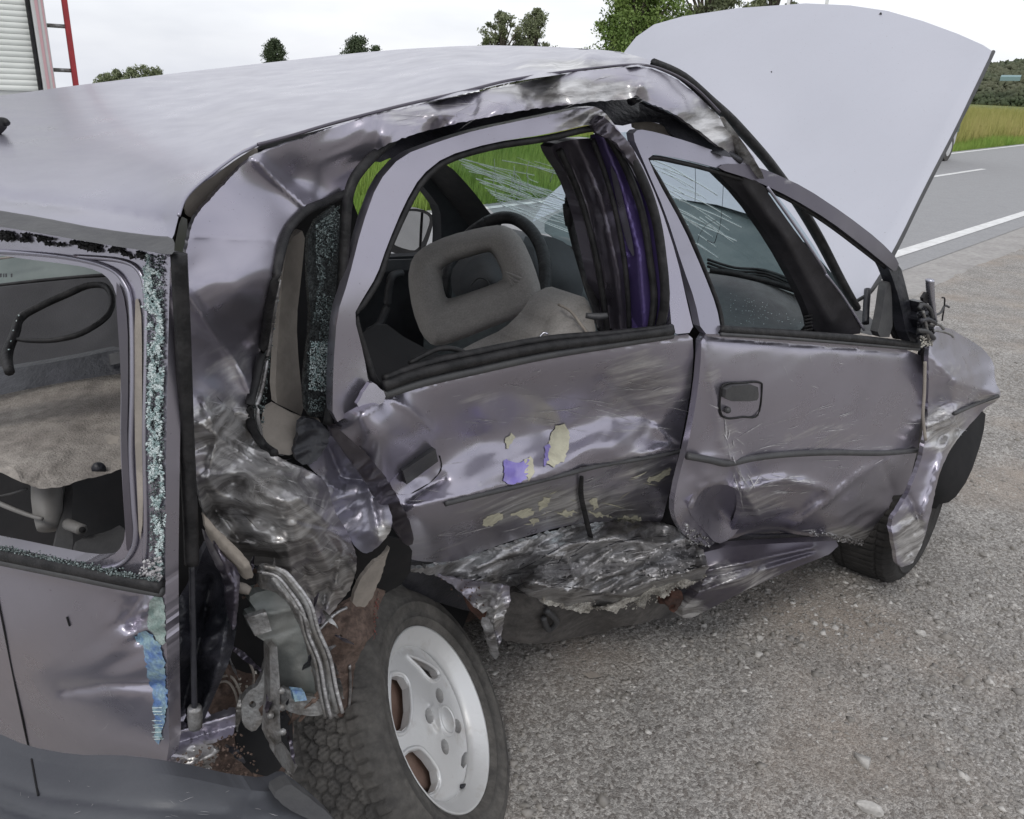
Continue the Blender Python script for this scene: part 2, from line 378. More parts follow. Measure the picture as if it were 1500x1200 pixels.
def boxes_geo(items):
    """items: centre, half sizes, axes matrix"""
    V = []; Fc = []
    for c, h, R in items:
        b = len(V)
        for sx in (-1, 1):
            for sy in (-1, 1):
                for sz in (-1, 1): V.append(np.array(c)+R@np.array([sx*h[0], sy*h[1], sz*h[2]]))
        Fc += [tuple(b+i for i in f) for f in ((0, 1, 3, 2), (4, 6, 7, 5), (0, 4, 5, 1), (2, 3, 7, 6), (0, 2, 6, 4), (1, 5, 7, 3))]
    return V, Fc
CARAX = np.array([D, N, [0, 0, 1.]]).T
def box(name, c, h, mat, parent, R=None, bevel=0.):
    V, Fc = boxes_geo([(c, h, np.eye(3) if R is None else R)]); o = meshobj(name, V, Fc, mat, parent, smooth=False)
    if bevel:
        b = o.modifiers.new('bevel', 'BEVEL'); b.width = bevel; b.segments = 2
    return o
def bits(name, P, size, mat, parent, n=None, jit=.5, kind='stuff', flatz=None):
    """many small angular chips (jittered octahedra) joined in one mesh"""
    P = np.asarray(P); m_ = len(P); size = np.broadcast_to(size, (m_,))
    base = np.array([[1, 0, 0], [-1, 0, 0], [0, 1, 0], [0, -1, 0], [0, 0, 1], [0, 0, -1.]])
    V = base[None]*(1+RNG.uniform(-jit, jit, (m_, 6, 1)))+RNG.uniform(-.3, .3, (m_, 6, 3))
    # random rotation
    q = RNG.normal(size=(m_, 4)); q /= np.linalg.norm(q, axis=1)[:, None]; w_, x, y, z = q.T
    R = np.stack([1-2*(y*y+z*z), 2*(x*y-z*w_), 2*(x*z+y*w_), 2*(x*y+z*w_), 1-2*(x*x+z*z), 2*(y*z-x*w_), 2*(x*z-y*w_), 2*(y*z+x*w_), 1-2*(x*x+y*y)], 1).reshape(-1, 3, 3)
    V = np.einsum('nij,nkj->nki', R, V)
    if flatz: V[..., 2] *= flatz
    V = V*size[:, None, None]+P[:, None]
    f = np.array([[0, 2, 4], [2, 1, 4], [1, 3, 4], [3, 0, 4], [2, 0, 5], [1, 2, 5], [3, 1, 5], [0, 3, 5]])
    Fc = (f[None]+6*np.arange(m_)[:, None, None]).reshape(-1, 3)
    o = meshobj(name, V.reshape(-1, 3), Fc.astype(np.int32), mat, parent, smooth=False)
    if kind: o['kind'] = kind
    return o
def scatter_poly(poly, n):
    xs = [p[0] for p in poly]; ys = [p[1] for p in poly]; X = []; Y = []
    while len(X) < n:
        x = RNG.uniform(min(xs), max(xs), n*2); y = RNG.uniform(min(ys), max(ys), n*2); k = inpoly(x, y, poly); X += list(x[k]); Y += list(y[k])
    return np.array(X[:n]), np.array(Y[:n])
def scratches(parent, surf, poly, n, ang, length, width=.8, mat=None, spread=14, name='scratch_marks', lift=.0012):
    V = []; Fc = []; X, Y = scatter_poly(poly, n)
    for x, y in zip(X, Y):
        a = math.radians(ang+random.gauss(0, spread)); l_ = random.uniform(*length)*random.choice((.3, .6, 1)); w_ = width*random.choice((.3, .45, .6, .8)); cv = random.gauss(0, .07)
        k = max(3, int(l_/5)); px = []; py = []
        for i in range(k+1):
            s = (i/k-.5)*l_; aa = a+cv*s/l_*2; ww = w_*math.sin(math.pi*min(max(i/k, .06), .94))
            cx, cy = x+s*math.cos(aa), y+s*math.sin(aa)
            px += [cx-math.sin(aa)*ww, cx+math.sin(aa)*ww]; py += [cy+math.cos(aa)*ww, cy-math.cos(aa)*ww]
        b = len(V); V += list(surf.pts(np.array(px), np.array(py), lift)); Fc += [(b+2*i, b+2*i+1, b+2*i+3, b+2*i+2) for i in range(k)]
    o = meshobj(name, V, Fc, mat or WHITEMARK, parent, smooth=True); o['kind'] = 'stuff'; return o

# ================================================================== SETTING
def ground_material():
    M = bpy.data.materials.new('gravel shoulder'); M.use_nodes = True; t = M.node_tree; b = t.nodes['Principled BSDF']; l = t.links.new
    tcn = t.nodes.new('ShaderNodeTexCoord'); v = tcn.outputs['Object']
    vo = t.nodes.new('ShaderNodeTexVoronoi'); vo.inputs['Scale'].default_value = 130; l(v, vo.inputs[0])
    vo2 = t.nodes.new('ShaderNodeTexVoronoi'); vo2.inputs['Scale'].default_value = 330; l(v, vo2.inputs[0])
    hs = t.nodes.new('ShaderNodeRGBToBW'); l(vo.outputs['Color'], hs.inputs[0])
    r = t.nodes.new('ShaderNodeValToRGB'); E = r.color_ramp.elements; E[0].position = .12; E[0].color = (.18, .163, .148, 1); E[1].position = .88; E[1].color = (.43, .41, .385, 1)
    e = E.new(.5); e.color = (.29, .275, .258, 1); l(hs.outputs[0], r.inputs[0])
    n = t.nodes.new('ShaderNodeTexNoise'); n.inputs['Scale'].default_value = 1.5; n.inputs['Detail'].default_value = 8; l(v, n.inputs[0])
    r2 = t.nodes.new('ShaderNodeMapRange'); r2.inputs[1].default_value = .48; r2.inputs[2].default_value = .66; r2.inputs[4].default_value = .75; l(n.outputs[0], r2.inputs[0])
    mm = t.nodes.new('ShaderNodeMixRGB'); l(r2.outputs[0], mm.inputs[0]); l(r.outputs[0], mm.inputs[1]); mm.inputs[2].default_value = (.33, .28, .235, 1)
    n3 = t.nodes.new('ShaderNodeTexNoise'); n3.inputs['Scale'].default_value = 4.5; n3.inputs['Detail'].default_value = 12; n3.inputs['Roughness'].default_value = .75; l(v, n3.inputs[0])
    r3 = t.nodes.new('ShaderNodeMapRange'); r3.inputs[1].default_value = .3; r3.inputs[2].default_value = .7; r3.inputs[3].default_value = .72; r3.inputs[4].default_value = 1.22; l(n3.outputs[0], r3.inputs[0])
    m3 = t.nodes.new('ShaderNodeMixRGB'); m3.blend_type = 'MULTIPLY'; m3.inputs[0].default_value = 1; l(mm.outputs[0], m3.inputs[1]); l(r3.outputs[0], m3.inputs[2])
    h2 = t.nodes.new('ShaderNodeRGBToBW'); l(vo2.outputs['Color'], h2.inputs[0]); r4 = t.nodes.new('ShaderNodeMapRange'); r4.inputs[1].default_value = .15; r4.inputs[2].default_value = .85; r4.inputs[3].default_value = .72; r4.inputs[4].default_value = 1.3; l(h2.outputs[0], r4.inputs[0])
    m4 = t.nodes.new('ShaderNodeMixRGB'); m4.blend_type = 'MULTIPLY'; m4.inputs[0].default_value = 1; l(m3.outputs[0], m4.inputs[1]); l(r4.outputs[0], m4.inputs[2])
    l(m4.outputs[0], b.inputs['Base Color']); b.inputs['Roughness'].default_value = .9
    ad = t.nodes.new('ShaderNodeMath'); ad.operation = 'ADD'; l(vo.outputs['Distance'], ad.inputs[0]); l(vo2.outputs['Distance'], ad.inputs[1])
    bn = t.nodes.new('ShaderNodeBump'); bn.inputs['Strength'].default_value = .6; bn.inputs['Distance'].default_value = -.005; l(ad.outputs[0], bn.inputs['Height']); l(bn.outputs[0], b.inputs['Normal'])
    return M
GRAVEL = ground_material()
ASPH = material('worn grey asphalt', (.27, .27, .275), .85, noise=(.25, .8), col2=(.31, .31, .318), nscale=5, bump=.5, bscale=160, n2=(.9, 1.08))
OLDASPH = material('old shoulder asphalt', (.30, .285, .275), .9, noise=(.3, .7), col2=(.38, .365, .35), nscale=3, bump=.6, bscale=120, n2=(.85, 1.1))
LINEM = material('white road paint', (.74, .74, .74), .7, col2=(.62, .62, .61), nscale=8, bump=.2)
MEADOW = material('meadow ground', (.075, .12, .022), .95, noise=(.35, .65), col2=(.16, .17, .05), nscale=.12, bump=.5, bscale=5, n2=(.75, 1.2))
RA = math.radians(48.3); RD = np.array([math.cos(RA), math.sin(RA), 0]); RN = np.array([-RD[1], RD[0], 0])     # road direction
def band(name, n0, n1, z, mat, s0=-300, s1=900, kind='structure', seg=1):
    V = []; Fc = []
    for i in range(seg+1):
        s = s0+(s1-s0)*i/seg; V += [RD*s+RN*n0+[0, 0, z], RD*s+RN*n1+[0, 0, z]]
    for i in range(seg): Fc.append((2*i, 2*i+2, 2*i+3, 2*i+1)[::-1])
    o = meshobj(name, V, Fc, mat, smooth=False); o['kind'] = kind; return o
# one wide sheet of open land to the horizon, then the strips along the road
def terrain(x, y):
    x = np.asarray(x, float); y = np.asarray(y, float); a = np.degrees(np.arctan2(x, y)); r = np.hypot(x, y)
    w_ = np.clip((24-a)/22, 0, 1)*np.clip((a+110)/40, 0, 1); w_ = w_*w_*(3-2*w_)
    return -.03-.037*np.maximum(r-16, 0)*w_
rr_ = np.r_[np.arange(0, 20, 2.), np.geomspace(20, 2600, 46)]; aa_ = np.radians(np.arange(0, 360, 3.)); Rg, Ag = np.meshgrid(rr_, aa_, indexing='ij')
Xg = Rg*np.sin(Ag); Yg = Rg*np.cos(Ag); V = np.stack([Xg, Yg, terrain(Xg, Yg)], -1).reshape(-1, 3); na = len(aa_)
i = np.arange(len(rr_)-1)[:, None]; j = np.arange(na)[None]
meshobj('field', V, np.stack([i*na+j, i*na+(j+1) % na, (i+1)*na+(j+1) % na, (i+1)*na+j], -1).reshape(-1, 4)[:, ::-1].astype(np.int32), MEADOW)['kind'] = 'structure'
def far_edge(s): return 7.02+.03*min(max(s, -40), 60)
V = []; Fc = []; ns = 400
for i in range(ns+1):                                   # gravel with an uneven edge onto the asphalt
    s = -12+30*i/ns; V += [RD*s+RN*(-9)+[0, 0, 0], RD*s+RN*(2.0+.10*(fbm(np.array([s*1.1]), np.array([0.]), 3)[0]-.5)+.07*(fbm(np.array([s*7.]), np.array([3.]), 4)[0]-.5))+[0, 0, 0.004]]
for i in range(ns): Fc.append((2*i, 2*i+2, 2*i+3, 2*i+1))
band('gravel_shoulder', -9, 1.5, -.004, GRAVEL, -60, 600)
meshobj('gravel_edge', V, Fc, GRAVEL, smooth=False)['kind'] = 'structure'
band('road_shoulder', 1.4, 2.44, -.001, OLDASPH)
V = []; ss = [-300, -120, -40, 60, 200, 600, 900]
for q in ss: V += [RD*q+RN*2.40+[0, 0, .003], RD*q+RN*far_edge(q)+[0, 0, .003]]
meshobj('road', V, [(2*i, 2*i+2, 2*i+3, 2*i+1)[::-1] for i in range(len(ss)-1)], ASPH, smooth=False)['kind'] = 'structure'
ln = empty('road_marking', (0, 0, 0)); ln['kind'] = 'structure'
def mark(name, n0, n1, s0, s1, k=0):
    V = [RD*s0+RN*(n0+k*s0)+[0, 0, .008], RD*s1+RN*(n0+k*s1)+[0, 0, .008], RD*s1+RN*(n1+k*s1)+[0, 0, .008], RD*s0+RN*(n1+k*s0)+[0, 0, .008]]
    return meshobj(name, V, [(0, 1, 2, 3)], LINEM, ln, smooth=False)
mark('edge_line', 2.66, 2.80, -100, 600); mark('edge_line', 6.70, 6.83, -40, 60, .03)
s_d = (ground(1450, 248)@RD)
for k in range(-4, 30): mark('centre_dash', 5.33, 5.45, s_d-4.4+k*9, s_d-.2+k*9)

# gravel stones: near ones as real geometry
def stones():
    n = 170000
    X, Y = scatter_poly([(560, 700), (1250, 560), (1500, 420), (1500, 1230), (560, 1260)], n)
    # area-true scatter: thin out by projecting random ground points instead
    u = RNG.uniform(-.1, 3.9, n*4); v = .8+4.4*RNG.uniform(0, 1, n*4)**1.5; P = np.c_[u, v, np.zeros(n*4)]
    d = P-O3; wz = d@FW; px = 750+F*(d@RT)/wz; py = 600-F*(d@UP)/wz
    nr = P@RN; k = (px > 640) & (px < 1540) & (py > 380) & (py < 1260) & (nr < 1.95)
    dens = fbm(u*1.3, v*1.3, 21, 5); k &= RNG.uniform(0, 1, n*4) < np.clip((dens-.34)*5, .12, 1)
    P = P[k][:n]; sz = RNG.lognormal(math.log(.0030), .50, len(P)); P[:, 2] = sz*.2
    g = RNG.choice(3, len(P), p=[.48, .38, .14])
    for gi, m_ in ((0, STONE_A), (1, STONE_B), (2, STONE_C)):
        q = g == gi; bits('gravel', P[q], sz[q], m_, None, flatz=.75)
    print('stones', len(P))
STONE_A = material('grey gravel stone', (.34, .32, .30), .85, col2=(.27, .25, .225), nscale=30)
STONE_B = material('dark gravel stone', (.21, .195, .175), .85, col2=(.26, .245, .23), nscale=30)
STONE_C = material('pale gravel stone', (.55, .53, .50), .85, col2=(.38, .365, .345), nscale=30)
stones()
def stone(px, py, s, label, mat=None, sc=(1, 1, .6), rz=0.):
    import bmesh
    bm = bmesh.new(); bmesh.ops.create_icosphere(bm, subdivisions=2, radius=1)
    r = random.Random(px)
    ks = [Vector((r.gauss(0, 1), r.gauss(0, 1), r.gauss(0, 1))).normalized() for _ in range(9)]
    for v in bm.verts:
        d_ = v.co.normalized(); m_ = min(1/(max(d_.dot(k), .02))*.78 for k in ks); v.co = d_*min(m_, 1.1)
        v.co = Vector((v.co.x*sc[0]*s, v.co.y*sc[1]*s, v.co.z*sc[2]*s))
    me = bpy.data.meshes.new('stone'); bm.to_mesh(me); bm.free(); me.materials.append(mat or STONE_C)
    o = bpy.data.objects.new('stone', me); COL.objects.link(o); g = ground(px, py); o.location = (g[0], g[1], s*sc[2]*.55); o.rotation_euler[2] = rz
    return tag(o, label, 'stone', 'loose stones on the gravel')
stone(1348, 930, .017, 'small pale grey stone lying on the gravel below the front wheel')
stone(1270, 1187, .021, 'largest pale oblong stone near the bottom edge of the gravel', sc=(1.5, .8, .7), rz=-.5)
stone(1193, 915, .010, 'tiny pale stone nearest the shadow between the sill and the front wheel')
stone(1112, 936, .011, 'tiny whitish stone below the crumpled end of the sill')
stone(1487, 889, .009, 'tiny white stone at the right edge of the gravel')
stone(1440, 815, .014, 'dark flat stone right of the front wheel', STONE_B)
# dead leaf
lf = Surf('t', [(865, 990, 1.9)])
P = ground(np.array([852, 858, 870, 882, 876, 864]), np.array([989, 986, 987, 991, 995, 994]), .008)
P[::2, 2] += .006
meshobj('dead_leaf', P, [(0, 1, 5), (1, 2, 4, 5), (2, 3, 4)], BEIGE)
tag(bpy.data.objects['dead_leaf'], 'curled brown dead leaf on the gravel under the rear door', 'leaf')

# ------------------------------------------------------------------ trees, hill, grass
LEAF = material('deciduous leaves', (.10, .17, .035), .7, noise=(.3, .7), col2=(.20, .27, .07), nscale=.9)
LEAF2 = material('grey green leaves', (.14, .17, .09), .7, noise=(.3, .7), col2=(.24, .26, .15), nscale=.7)
LEAFD = material('dark conifer leaves', (.05, .075, .04), .75, noise=(.3, .7), col2=(.09, .115, .06), nscale=1.2)
BARK = material('bark', (.07, .055, .045), .9, col2=(.12, .10, .085), nscale=8, bump=.5)
def leaves(name, C, rad, n, size, mat, parent):
    """leaf-sized faces spread through clumps"""
    V = []; per = n//len(C); q = []
    for (c, r) in zip(C, rad):
        d = RNG.normal(size=(per, 3)); d /= np.linalg.norm(d, axis=1)[:, None]; rr = RNG.uniform(0, 1, per)**.6*RNG.uniform(.8, 1.25, per)
        q.append(np.array(c)+d*rr[:, None]*np.array(r))
    P = np.concatenate(q); m_ = len(P); a = RNG.normal(size=(m_, 3)); a /= np.linalg.norm(a, axis=1)[:, None]
    b = np.cross(a, RNG.normal(size=(m_, 3))); b /= np.linalg.norm(b, axis=1)[:, None]; s = size*RNG.uniform(.5, 1.4, (m_, 1))
    V = np.stack([P-a*s, P+b*s*.5, P+a*s, P-b*s*.5], 1).reshape(-1, 3)
    return meshobj(name, V, np.arange(m_*4, dtype=np.int32).reshape(-1, 4), mat, parent, smooth=False, local=True)
def tree(name, px, dist, h, wd, label, cat='tree', mat=LEAF, n=9000, clumps=26, leaf=.14, bare=.22, seed=0, group=None, airy=.30, base=0., conic=0.):
    r = random.Random(seed); d = ground(px, 400); d = np.array([d[0], d[1]]); d = d/np.hypot(*d)*dist
    base = float(terrain(d[0], d[1])); h = h-base; T = empty(name, (d[0], d[1], base), label, cat, group)
    V = []; Fc = []
    def limb(P, R):
        v, f = tube_geo(np.array(P), np.array(R), 7); b = len(V); V.extend(v); Fc.extend([tuple(b+i for i in q) for q in f])
    C = []; RR = []
    limb([(0, 0, -.2), (.03*h*r.uniform(-1, 1), 0, h*.3), (.04*h*r.uniform(-1, 1), 0, h*.62), (0, 0, h*.9)], [h*.035, h*.028, h*.016, h*.004])
    for i in range(clumps):
        th = r.uniform(0, 2*math.pi); z = h*(bare+(1-bare)*(i+.5)/clumps); k = (z/h-bare)/(1-bare)
        env = math.sin(math.pi*min(max(k*.86+.13, 0), 1))**.55*(1-conic*k); q = wd/2*env*r.uniform(.2, .95)
        c = (q*math.cos(th), q*math.sin(th), z); C.append(c); s = wd*airy*r.uniform(.45, 1)*.62*(.6+.5*env); RR.append((s, s, s*.75))
        limb([(0, 0, z*.62), (c[0]*.5, c[1]*.5, z*.85), c], [h*.014, h*.009, h*.003])
    meshobj('trunk', V, Fc, BARK, T, local=True); leaves('crown', C, RR, n, leaf, mat, T); return T
tree('tree', 420, 125, 4.6, 3.3, 'small round dark tree standing alone over the roof, left of the other trees', mat=LEAFD, n=14000, clumps=60, leaf=.14, seed=2, bare=.25, airy=.62)
tree('tree', 531, 118, 5.15, 4.8, 'low dark double-topped tree just left of the middle of the roof line', mat=LEAFD, n=14000, clumps=60, leaf=.14, seed=5, bare=.2, airy=.5)
tree('tree', 555, 118, 4.3, 3.4, 'low bush right against the double-topped dark tree', mat=LEAFD, n=4000, leaf=.16, seed=6, bare=.05, airy=.42)
for i, (px, h, wv) in enumerate([(190, 1.0, 3.0), (207, 1.5, 3.2), (226, 1.8, 3.2), (243, 2.1, 3.4), (262, 1.8, 3.0)]):
    tree('bush', px, 125, h-1.5, wv, 'low olive bush in the far row above the roof, %s' % ['leftmost', 'second from left', 'the middle one', 'second from right', 'rightmost'][i], cat='bush', mat=LEAF2, n=3000, leaf=.16, bare=.02, airy=.5, seed=20+i, group='far row of low bushes')
tree('tree', 722, 82, 6.8, 5.0, 'grey green airy tree beyond the roof, left half of the pair', mat=LEAF2, n=15000, leaf=.11, clumps=90, seed=9, bare=.15, airy=.22)
tree('tree', 765, 84, 7.3, 5.6, 'grey green airy tree beyond the roof, taller right half of the pair', mat=LEAF2, n=15000, leaf=.11, clumps=90, seed=12, bare=.15, airy=.26)
tree('tree', 905, 50, 6.6, 6.6, 'dense bright green leafy tree left of the raised bonnet', n=34000, leaf=.085, clumps=90, seed=31, bare=.1, airy=.28)
tree('tree', 868, 52, 4.9, 3.2, 'lower green tree at the left foot of the dense bright green one', n=9000, leaf=.085, clumps=26, seed=38, bare=.1, airy=.34)
tree('tree', 905, 62, 9.3, 4.5, 'tall thin-crowned tree rising behind the dense green one', mat=LEAF2, n=8000, leaf=.12, clumps=34, seed=33, bare=.3, airy=.22)
tree('tree', 990, 60, 9.5, 6.5, 'tall sparse grey green tree whose top shows over the left of the bonnet', mat=LEAF2, n=14000, leaf=.12, clumps=50, seed=34, bare=.25, airy=.22)
tree('tree', 1075, 66, 9.4, 6., 'sparse tree showing only between the tall tree and the bonnet top', mat=LEAF2, n=12000, leaf=.12, clumps=40, seed=35, bare=.25, airy=.22)
tree('tree', 645, 45, 4.2, 3.2, 'green bush seen only through the windscreen', cat='tree', n=6000, leaf=.1, seed=41, bare=.05) if False else None
# thin marker poles above the bonnet
for px, lb in ((1095, 'thin white post standing left of the other above the bonnet edge'), (1145, 'thin white post standing right of the other above the bonnet edge')):
    g = ground(px, 400); g = g/np.hypot(g[0], g[1])*40
    o = meshobj('post', *tube_geo(np.array([(g[0], g[1], 0), (g[0], g[1], 5.6)]), .07, 8), LINEM); tag(o, lb, 'post', 'white posts behind the bonnet')
# wooded hill on the right
def hill():
    V = []; Fc = []; n = 90; rows = 8
    def prof(s): return 15.5*(1/(1+math.exp(-(s+60)/16)))*(.86+.28*vnoise(np.array([s/38.]), np.array([.3]), 2)[0])*(1+max(s, 0)*.0035)
    g0 = ground(1470, 400); g0 = g0/np.hypot(g0[0], g0[1]); R_ = np.array([g0[1], -g0[0], 0])
    for i in range(n+1):
        s = -120+500*i/n; hh = prof(s)
        for j in range(rows+1):
            q = j/rows; z = hh*math.sin(q*math.pi/2)*.93; V.append(g0*(380+70*q)+R_*s+[0, 0, z])
    for i in range(n):
        for j in range(rows): a = i*(rows+1)+j; Fc.append((a, a+rows+1, a+rows+2, a+1))
    meshobj('hill', V, Fc, material('hill ground', (.05, .075, .03), .95, col2=(.07, .09, .045), nscale=.05))['kind'] = 'structure'
    P = []; m_ = 36000; s = RNG.uniform(-110, 330, m_); q = RNG.uniform(0, 1, m_)**1.3
    hh = np.array([prof(x) for x in s]); z = hh*np.sin(q*np.pi/2)*.93+RNG.uniform(0, 1, m_)*(1.2+2.4*vnoise(s/5, q*9, 4))
    P = g0*(380+70*q)[:, None]+R_*s[:, None]; P[:, 2] = z
    bits('woodland', P, RNG.uniform(.5, 1.5, m_), material('far wood', (.05, .075, .035), .9, noise=(.35, .65), col2=(.11, .115, .07), nscale=.035), None)
    c = g0*378+R_*(-14)
    V = [c+R_*x+g0*y+[0, 0, z] for (x, y, z) in ((-3.5, 0, 10.0), (3, 0, 10.2), (3, 4, 10.9), (-3.5, 4, 10.7))]
    b_ = meshobj('greenhouse', V+[v-np.array([0, 0, 1.4]) for v in V], [(0, 1, 2, 3), (0, 4, 5, 1), (1, 5, 6, 2), (3, 2, 6, 7), (0, 3, 7, 4)], material('pale turquoise roof', (.20, .30, .31), .7), smooth=False)
    tag(b_, 'pale turquoise roof showing among the trees on the far hill', 'building')
    c = g0*440+R_*5
    tag(meshobj('mast', *tube_geo(np.array([c, c+[0, 0, 21.5]]), .22, 6), STEEL), 'thin grey mast on the top of the far wooded hill', 'mast')
hill()
# meadow grass: blades in the stretches of field that can be seen
def grass(name, smin, smax, nmin, nmax, cnt, h, w_, mat, pw=1.5):
    s = smin+(smax-smin)*RNG.uniform(0, 1, cnt)**pw; n_ = nmin+.03*np.clip(s, -40, 60)+(nmax-nmin)*RNG.uniform(0, 1, cnt)**1.6
    B = RD*s[:, None]+RN*n_[:, None]; B[:, 2] = terrain(B[:, 0], B[:, 1]); a = RNG.uniform(0, 2*np.pi, cnt)
    dx = np.c_[np.cos(a), np.sin(a), np.zeros(cnt)]; hh = h*RNG.uniform(.45, 1.2, cnt)*(.6+.8*fbm(s*.5, n_*.5, 3)); ln_ = np.c_[np.cos(a+1), np.sin(a+1), np.zeros(cnt)]*(hh*RNG.uniform(.05, .4, cnt))[:, None]
    T = B+ln_; T[:, 2] += hh; V = np.stack([B-dx*w_, B+dx*w_, T], 1).reshape(-1, 3)
    o = meshobj(name, V, np.arange(cnt*3, dtype=np.int32).reshape(-1, 3), mat, smooth=False); o['kind'] = 'stuff'
GR1 = material('yellow green meadow grass', (.27, .29, .07), .9, noise=(.35, .65), col2=(.42, .37, .14), nscale=.35)
GR2 = material('fresh green grass', (.17, .29, .045), .9, noise=(.35, .65), col2=(.27, .36, .08), nscale=.5)
grass('meadow_grass', 22, 130, 7.6, 60, 120000, .95, .014, GR1)
grass('verge_grass', -12, 70, 7.0, 8.4, 70000, .32, .008, GR2)
grass('meadow_grass', -18, 26, 7.9, 45, 190000, .45, .012, GR2)

# ------------------------------------------------------------------ fire engine at the left
def fire_engine():
    g = at(np.array([78.]), np.array([60.]), 6.0)[0]; a = math.radians(33); X = np.array([math.cos(a), math.sin(a), 0]); Y = np.array([-X[1], X[0], 0])
    T = empty('fire_engine', (g[0], g[1], 0), 'white and red fire engine with ribbed roller shutter and a red ladder at its corner', 'fire engine')
    W_ = material('white truck paint', (.62, .63, .62), .4, col2=(.55, .56, .55), nscale=3); RD_ = material('red ladder paint', (.42, .035, .04), .4, col2=(.34, .03, .035), nscale=9)
    PK = material('pink reflective stripe', (.58, .36, .38), .4); SH = material('white roller shutter', (.80, .82, .78), .5, col2=(.72, .74, .70), nscale=4)
    Ax = np.array([X, Y, [0, 0, 1.]]).T; B = np.array([g[0], g[1], 0])
    def bx(name, x0, x1, y0, y1, z0, z1, mt, par=T, bv=.01): return box(name, B+X*(x0+x1)/2+Y*(y0+y1)/2+np.array([0, 0, (z0+z1)/2]), ((x1-x0)/2, (y1-y0)/2, (z1-z0)/2), mt, par, Ax, bv)
    bx('body', -5.2, -.02, .06, 2.4, .55, 3.2, W_)
    V = []; Fc = []; z = 1.2; i = 0
    while z < 3.05:                                        # curved slats of the shutter
        for k in range(5):
            q = k/4; V += [B+X*(-2.6)+Y*(.05-.006*math.sin(q*math.pi))+[0, 0, z+.036*q], B+X*(-.14)+Y*(.05-.006*math.sin(q*math.pi))+[0, 0, z+.036*q]]
        b = i*10; Fc += [(b+2*k, b+2*k+1, b+2*k+3, b+2*k+2) for k in range(4)]; z += .038; i += 1
    sh = meshobj('roller_shutter', V, Fc, SH, T, smooth=True); sh['kind'] = 'stuff'
    bx('shutter_rail', -.14, -.115, .0, .06, .6, 3.2, SEAL); bx('corner_post', -.11, -.03, -.01, .06, .6, 3.2, W_); bx('stripe', -.085, -.065, -.016, -.0105, .6, 3.2, PK)
    bx('stripe', -.045, -.032, -.016, -.0105, .6, 3.2, PK)
    ld = bx('ladder', .10, .14, .1, .14, .6, 3.3, RD_)
    for k in range(9): 
        r_ = meshobj('rung', *tube_geo(np.array([B+X*(-.03)+Y*.12+[0, 0, .75+.30*k], B+X*.12+Y*.12+[0, 0, .75+.30*k]]), .014, 8), STEEL, ld)
    for s_ in (-4.3, -1.2):
        c = B+X*s_+Y*.12+[0, 0, .48]; wv, wf = tube_geo(np.array([c-Y*.1, c+Y*.2]), .48, 24); wh = meshobj('wheel', wv, wf, TYRE, T, smooth=False)
    bx('cab', -7.0, -5.25, .06, 2.4, .6, 2.9, RD_, bv=.12); bx('window', -6.7, -5.6, .045, .07, 1.7, 2.5, DASH)
fire_engine()

# ------------------------------------------------------------------ van on the road beyond the bonnet
def van():
    g = ground(np.array([1384.]), np.array([236.]))[0]-RD*.0; X = RD; Y = RN; Ax = np.array([X, Y, [0, 0, 1.]]).T
    T = empty('parked_van', (g[0], g[1], 0), 'pale van on the far lane, mostly hidden behind the raised bonnet', 'van')
    PW = material('pale van paint', (.55, .55, .56), .35, coat=.4); B = np.array([g[0], g[1], 0])
    import bmesh
    prof = [(-3.6, .28), (.40, .28), (.52, .42), (.55, .8), (.45, 1.02), (.15, 1.25), (-.25, 1.9), (-.5, 1.97), (-3.5, 1.97), (-3.65, 1.8), (-3.7, .5)]
    V = [B+X*x+Y*0+[0, 0, z] for x, z in prof]+[B+X*x+Y*1.75+[0, 0, z] for x, z in prof]; n = len(prof)
    Fc = [tuple(range(n)), tuple(range(2*n-1, n-1, -1))]+[((i+1) % n, i, n+i, n+(i+1) % n) for i in range(n)]
    o = meshobj('body', V, Fc, PW, T, smooth=False); b = o.modifiers.new('bevel', 'BEVEL'); b.width = .05; b.segments = 3
    box('side_window', B+X*(-1.5)+Y*(-.005)+np.array([0, 0, 1.5]), (.55, .01, .25), DASH, T, Ax); box('headlight', B+X*.47+Y*.12+np.array([0, 0, .78]), (.07, .14, .09), CLEAR, T, Ax)
    for s_ in (0, -2.75):
        for yy in (.0, 1.6):
            c = B+X*s_+Y*yy+[0, 0, .31]; w_ = meshobj('tyre', *tube_geo(np.array([c-Y*.03, c+Y*.17]), .31, 28), TYRE, T, smooth=False)
            meshobj('rim', *tube_geo(np.array([c-Y*.035, c-Y*.02]), .19, 20), RIMM, w_, smooth=False)
van()

# ================================================================== THE WRECKED CAR
CAR0 = tuple(uvw(.6, .7, 0)); CAR = empty('wrecked_car', CAR0, 'lilac grey estate car with crushed side, missing windows and raised bonnet on the gravel', 'car')

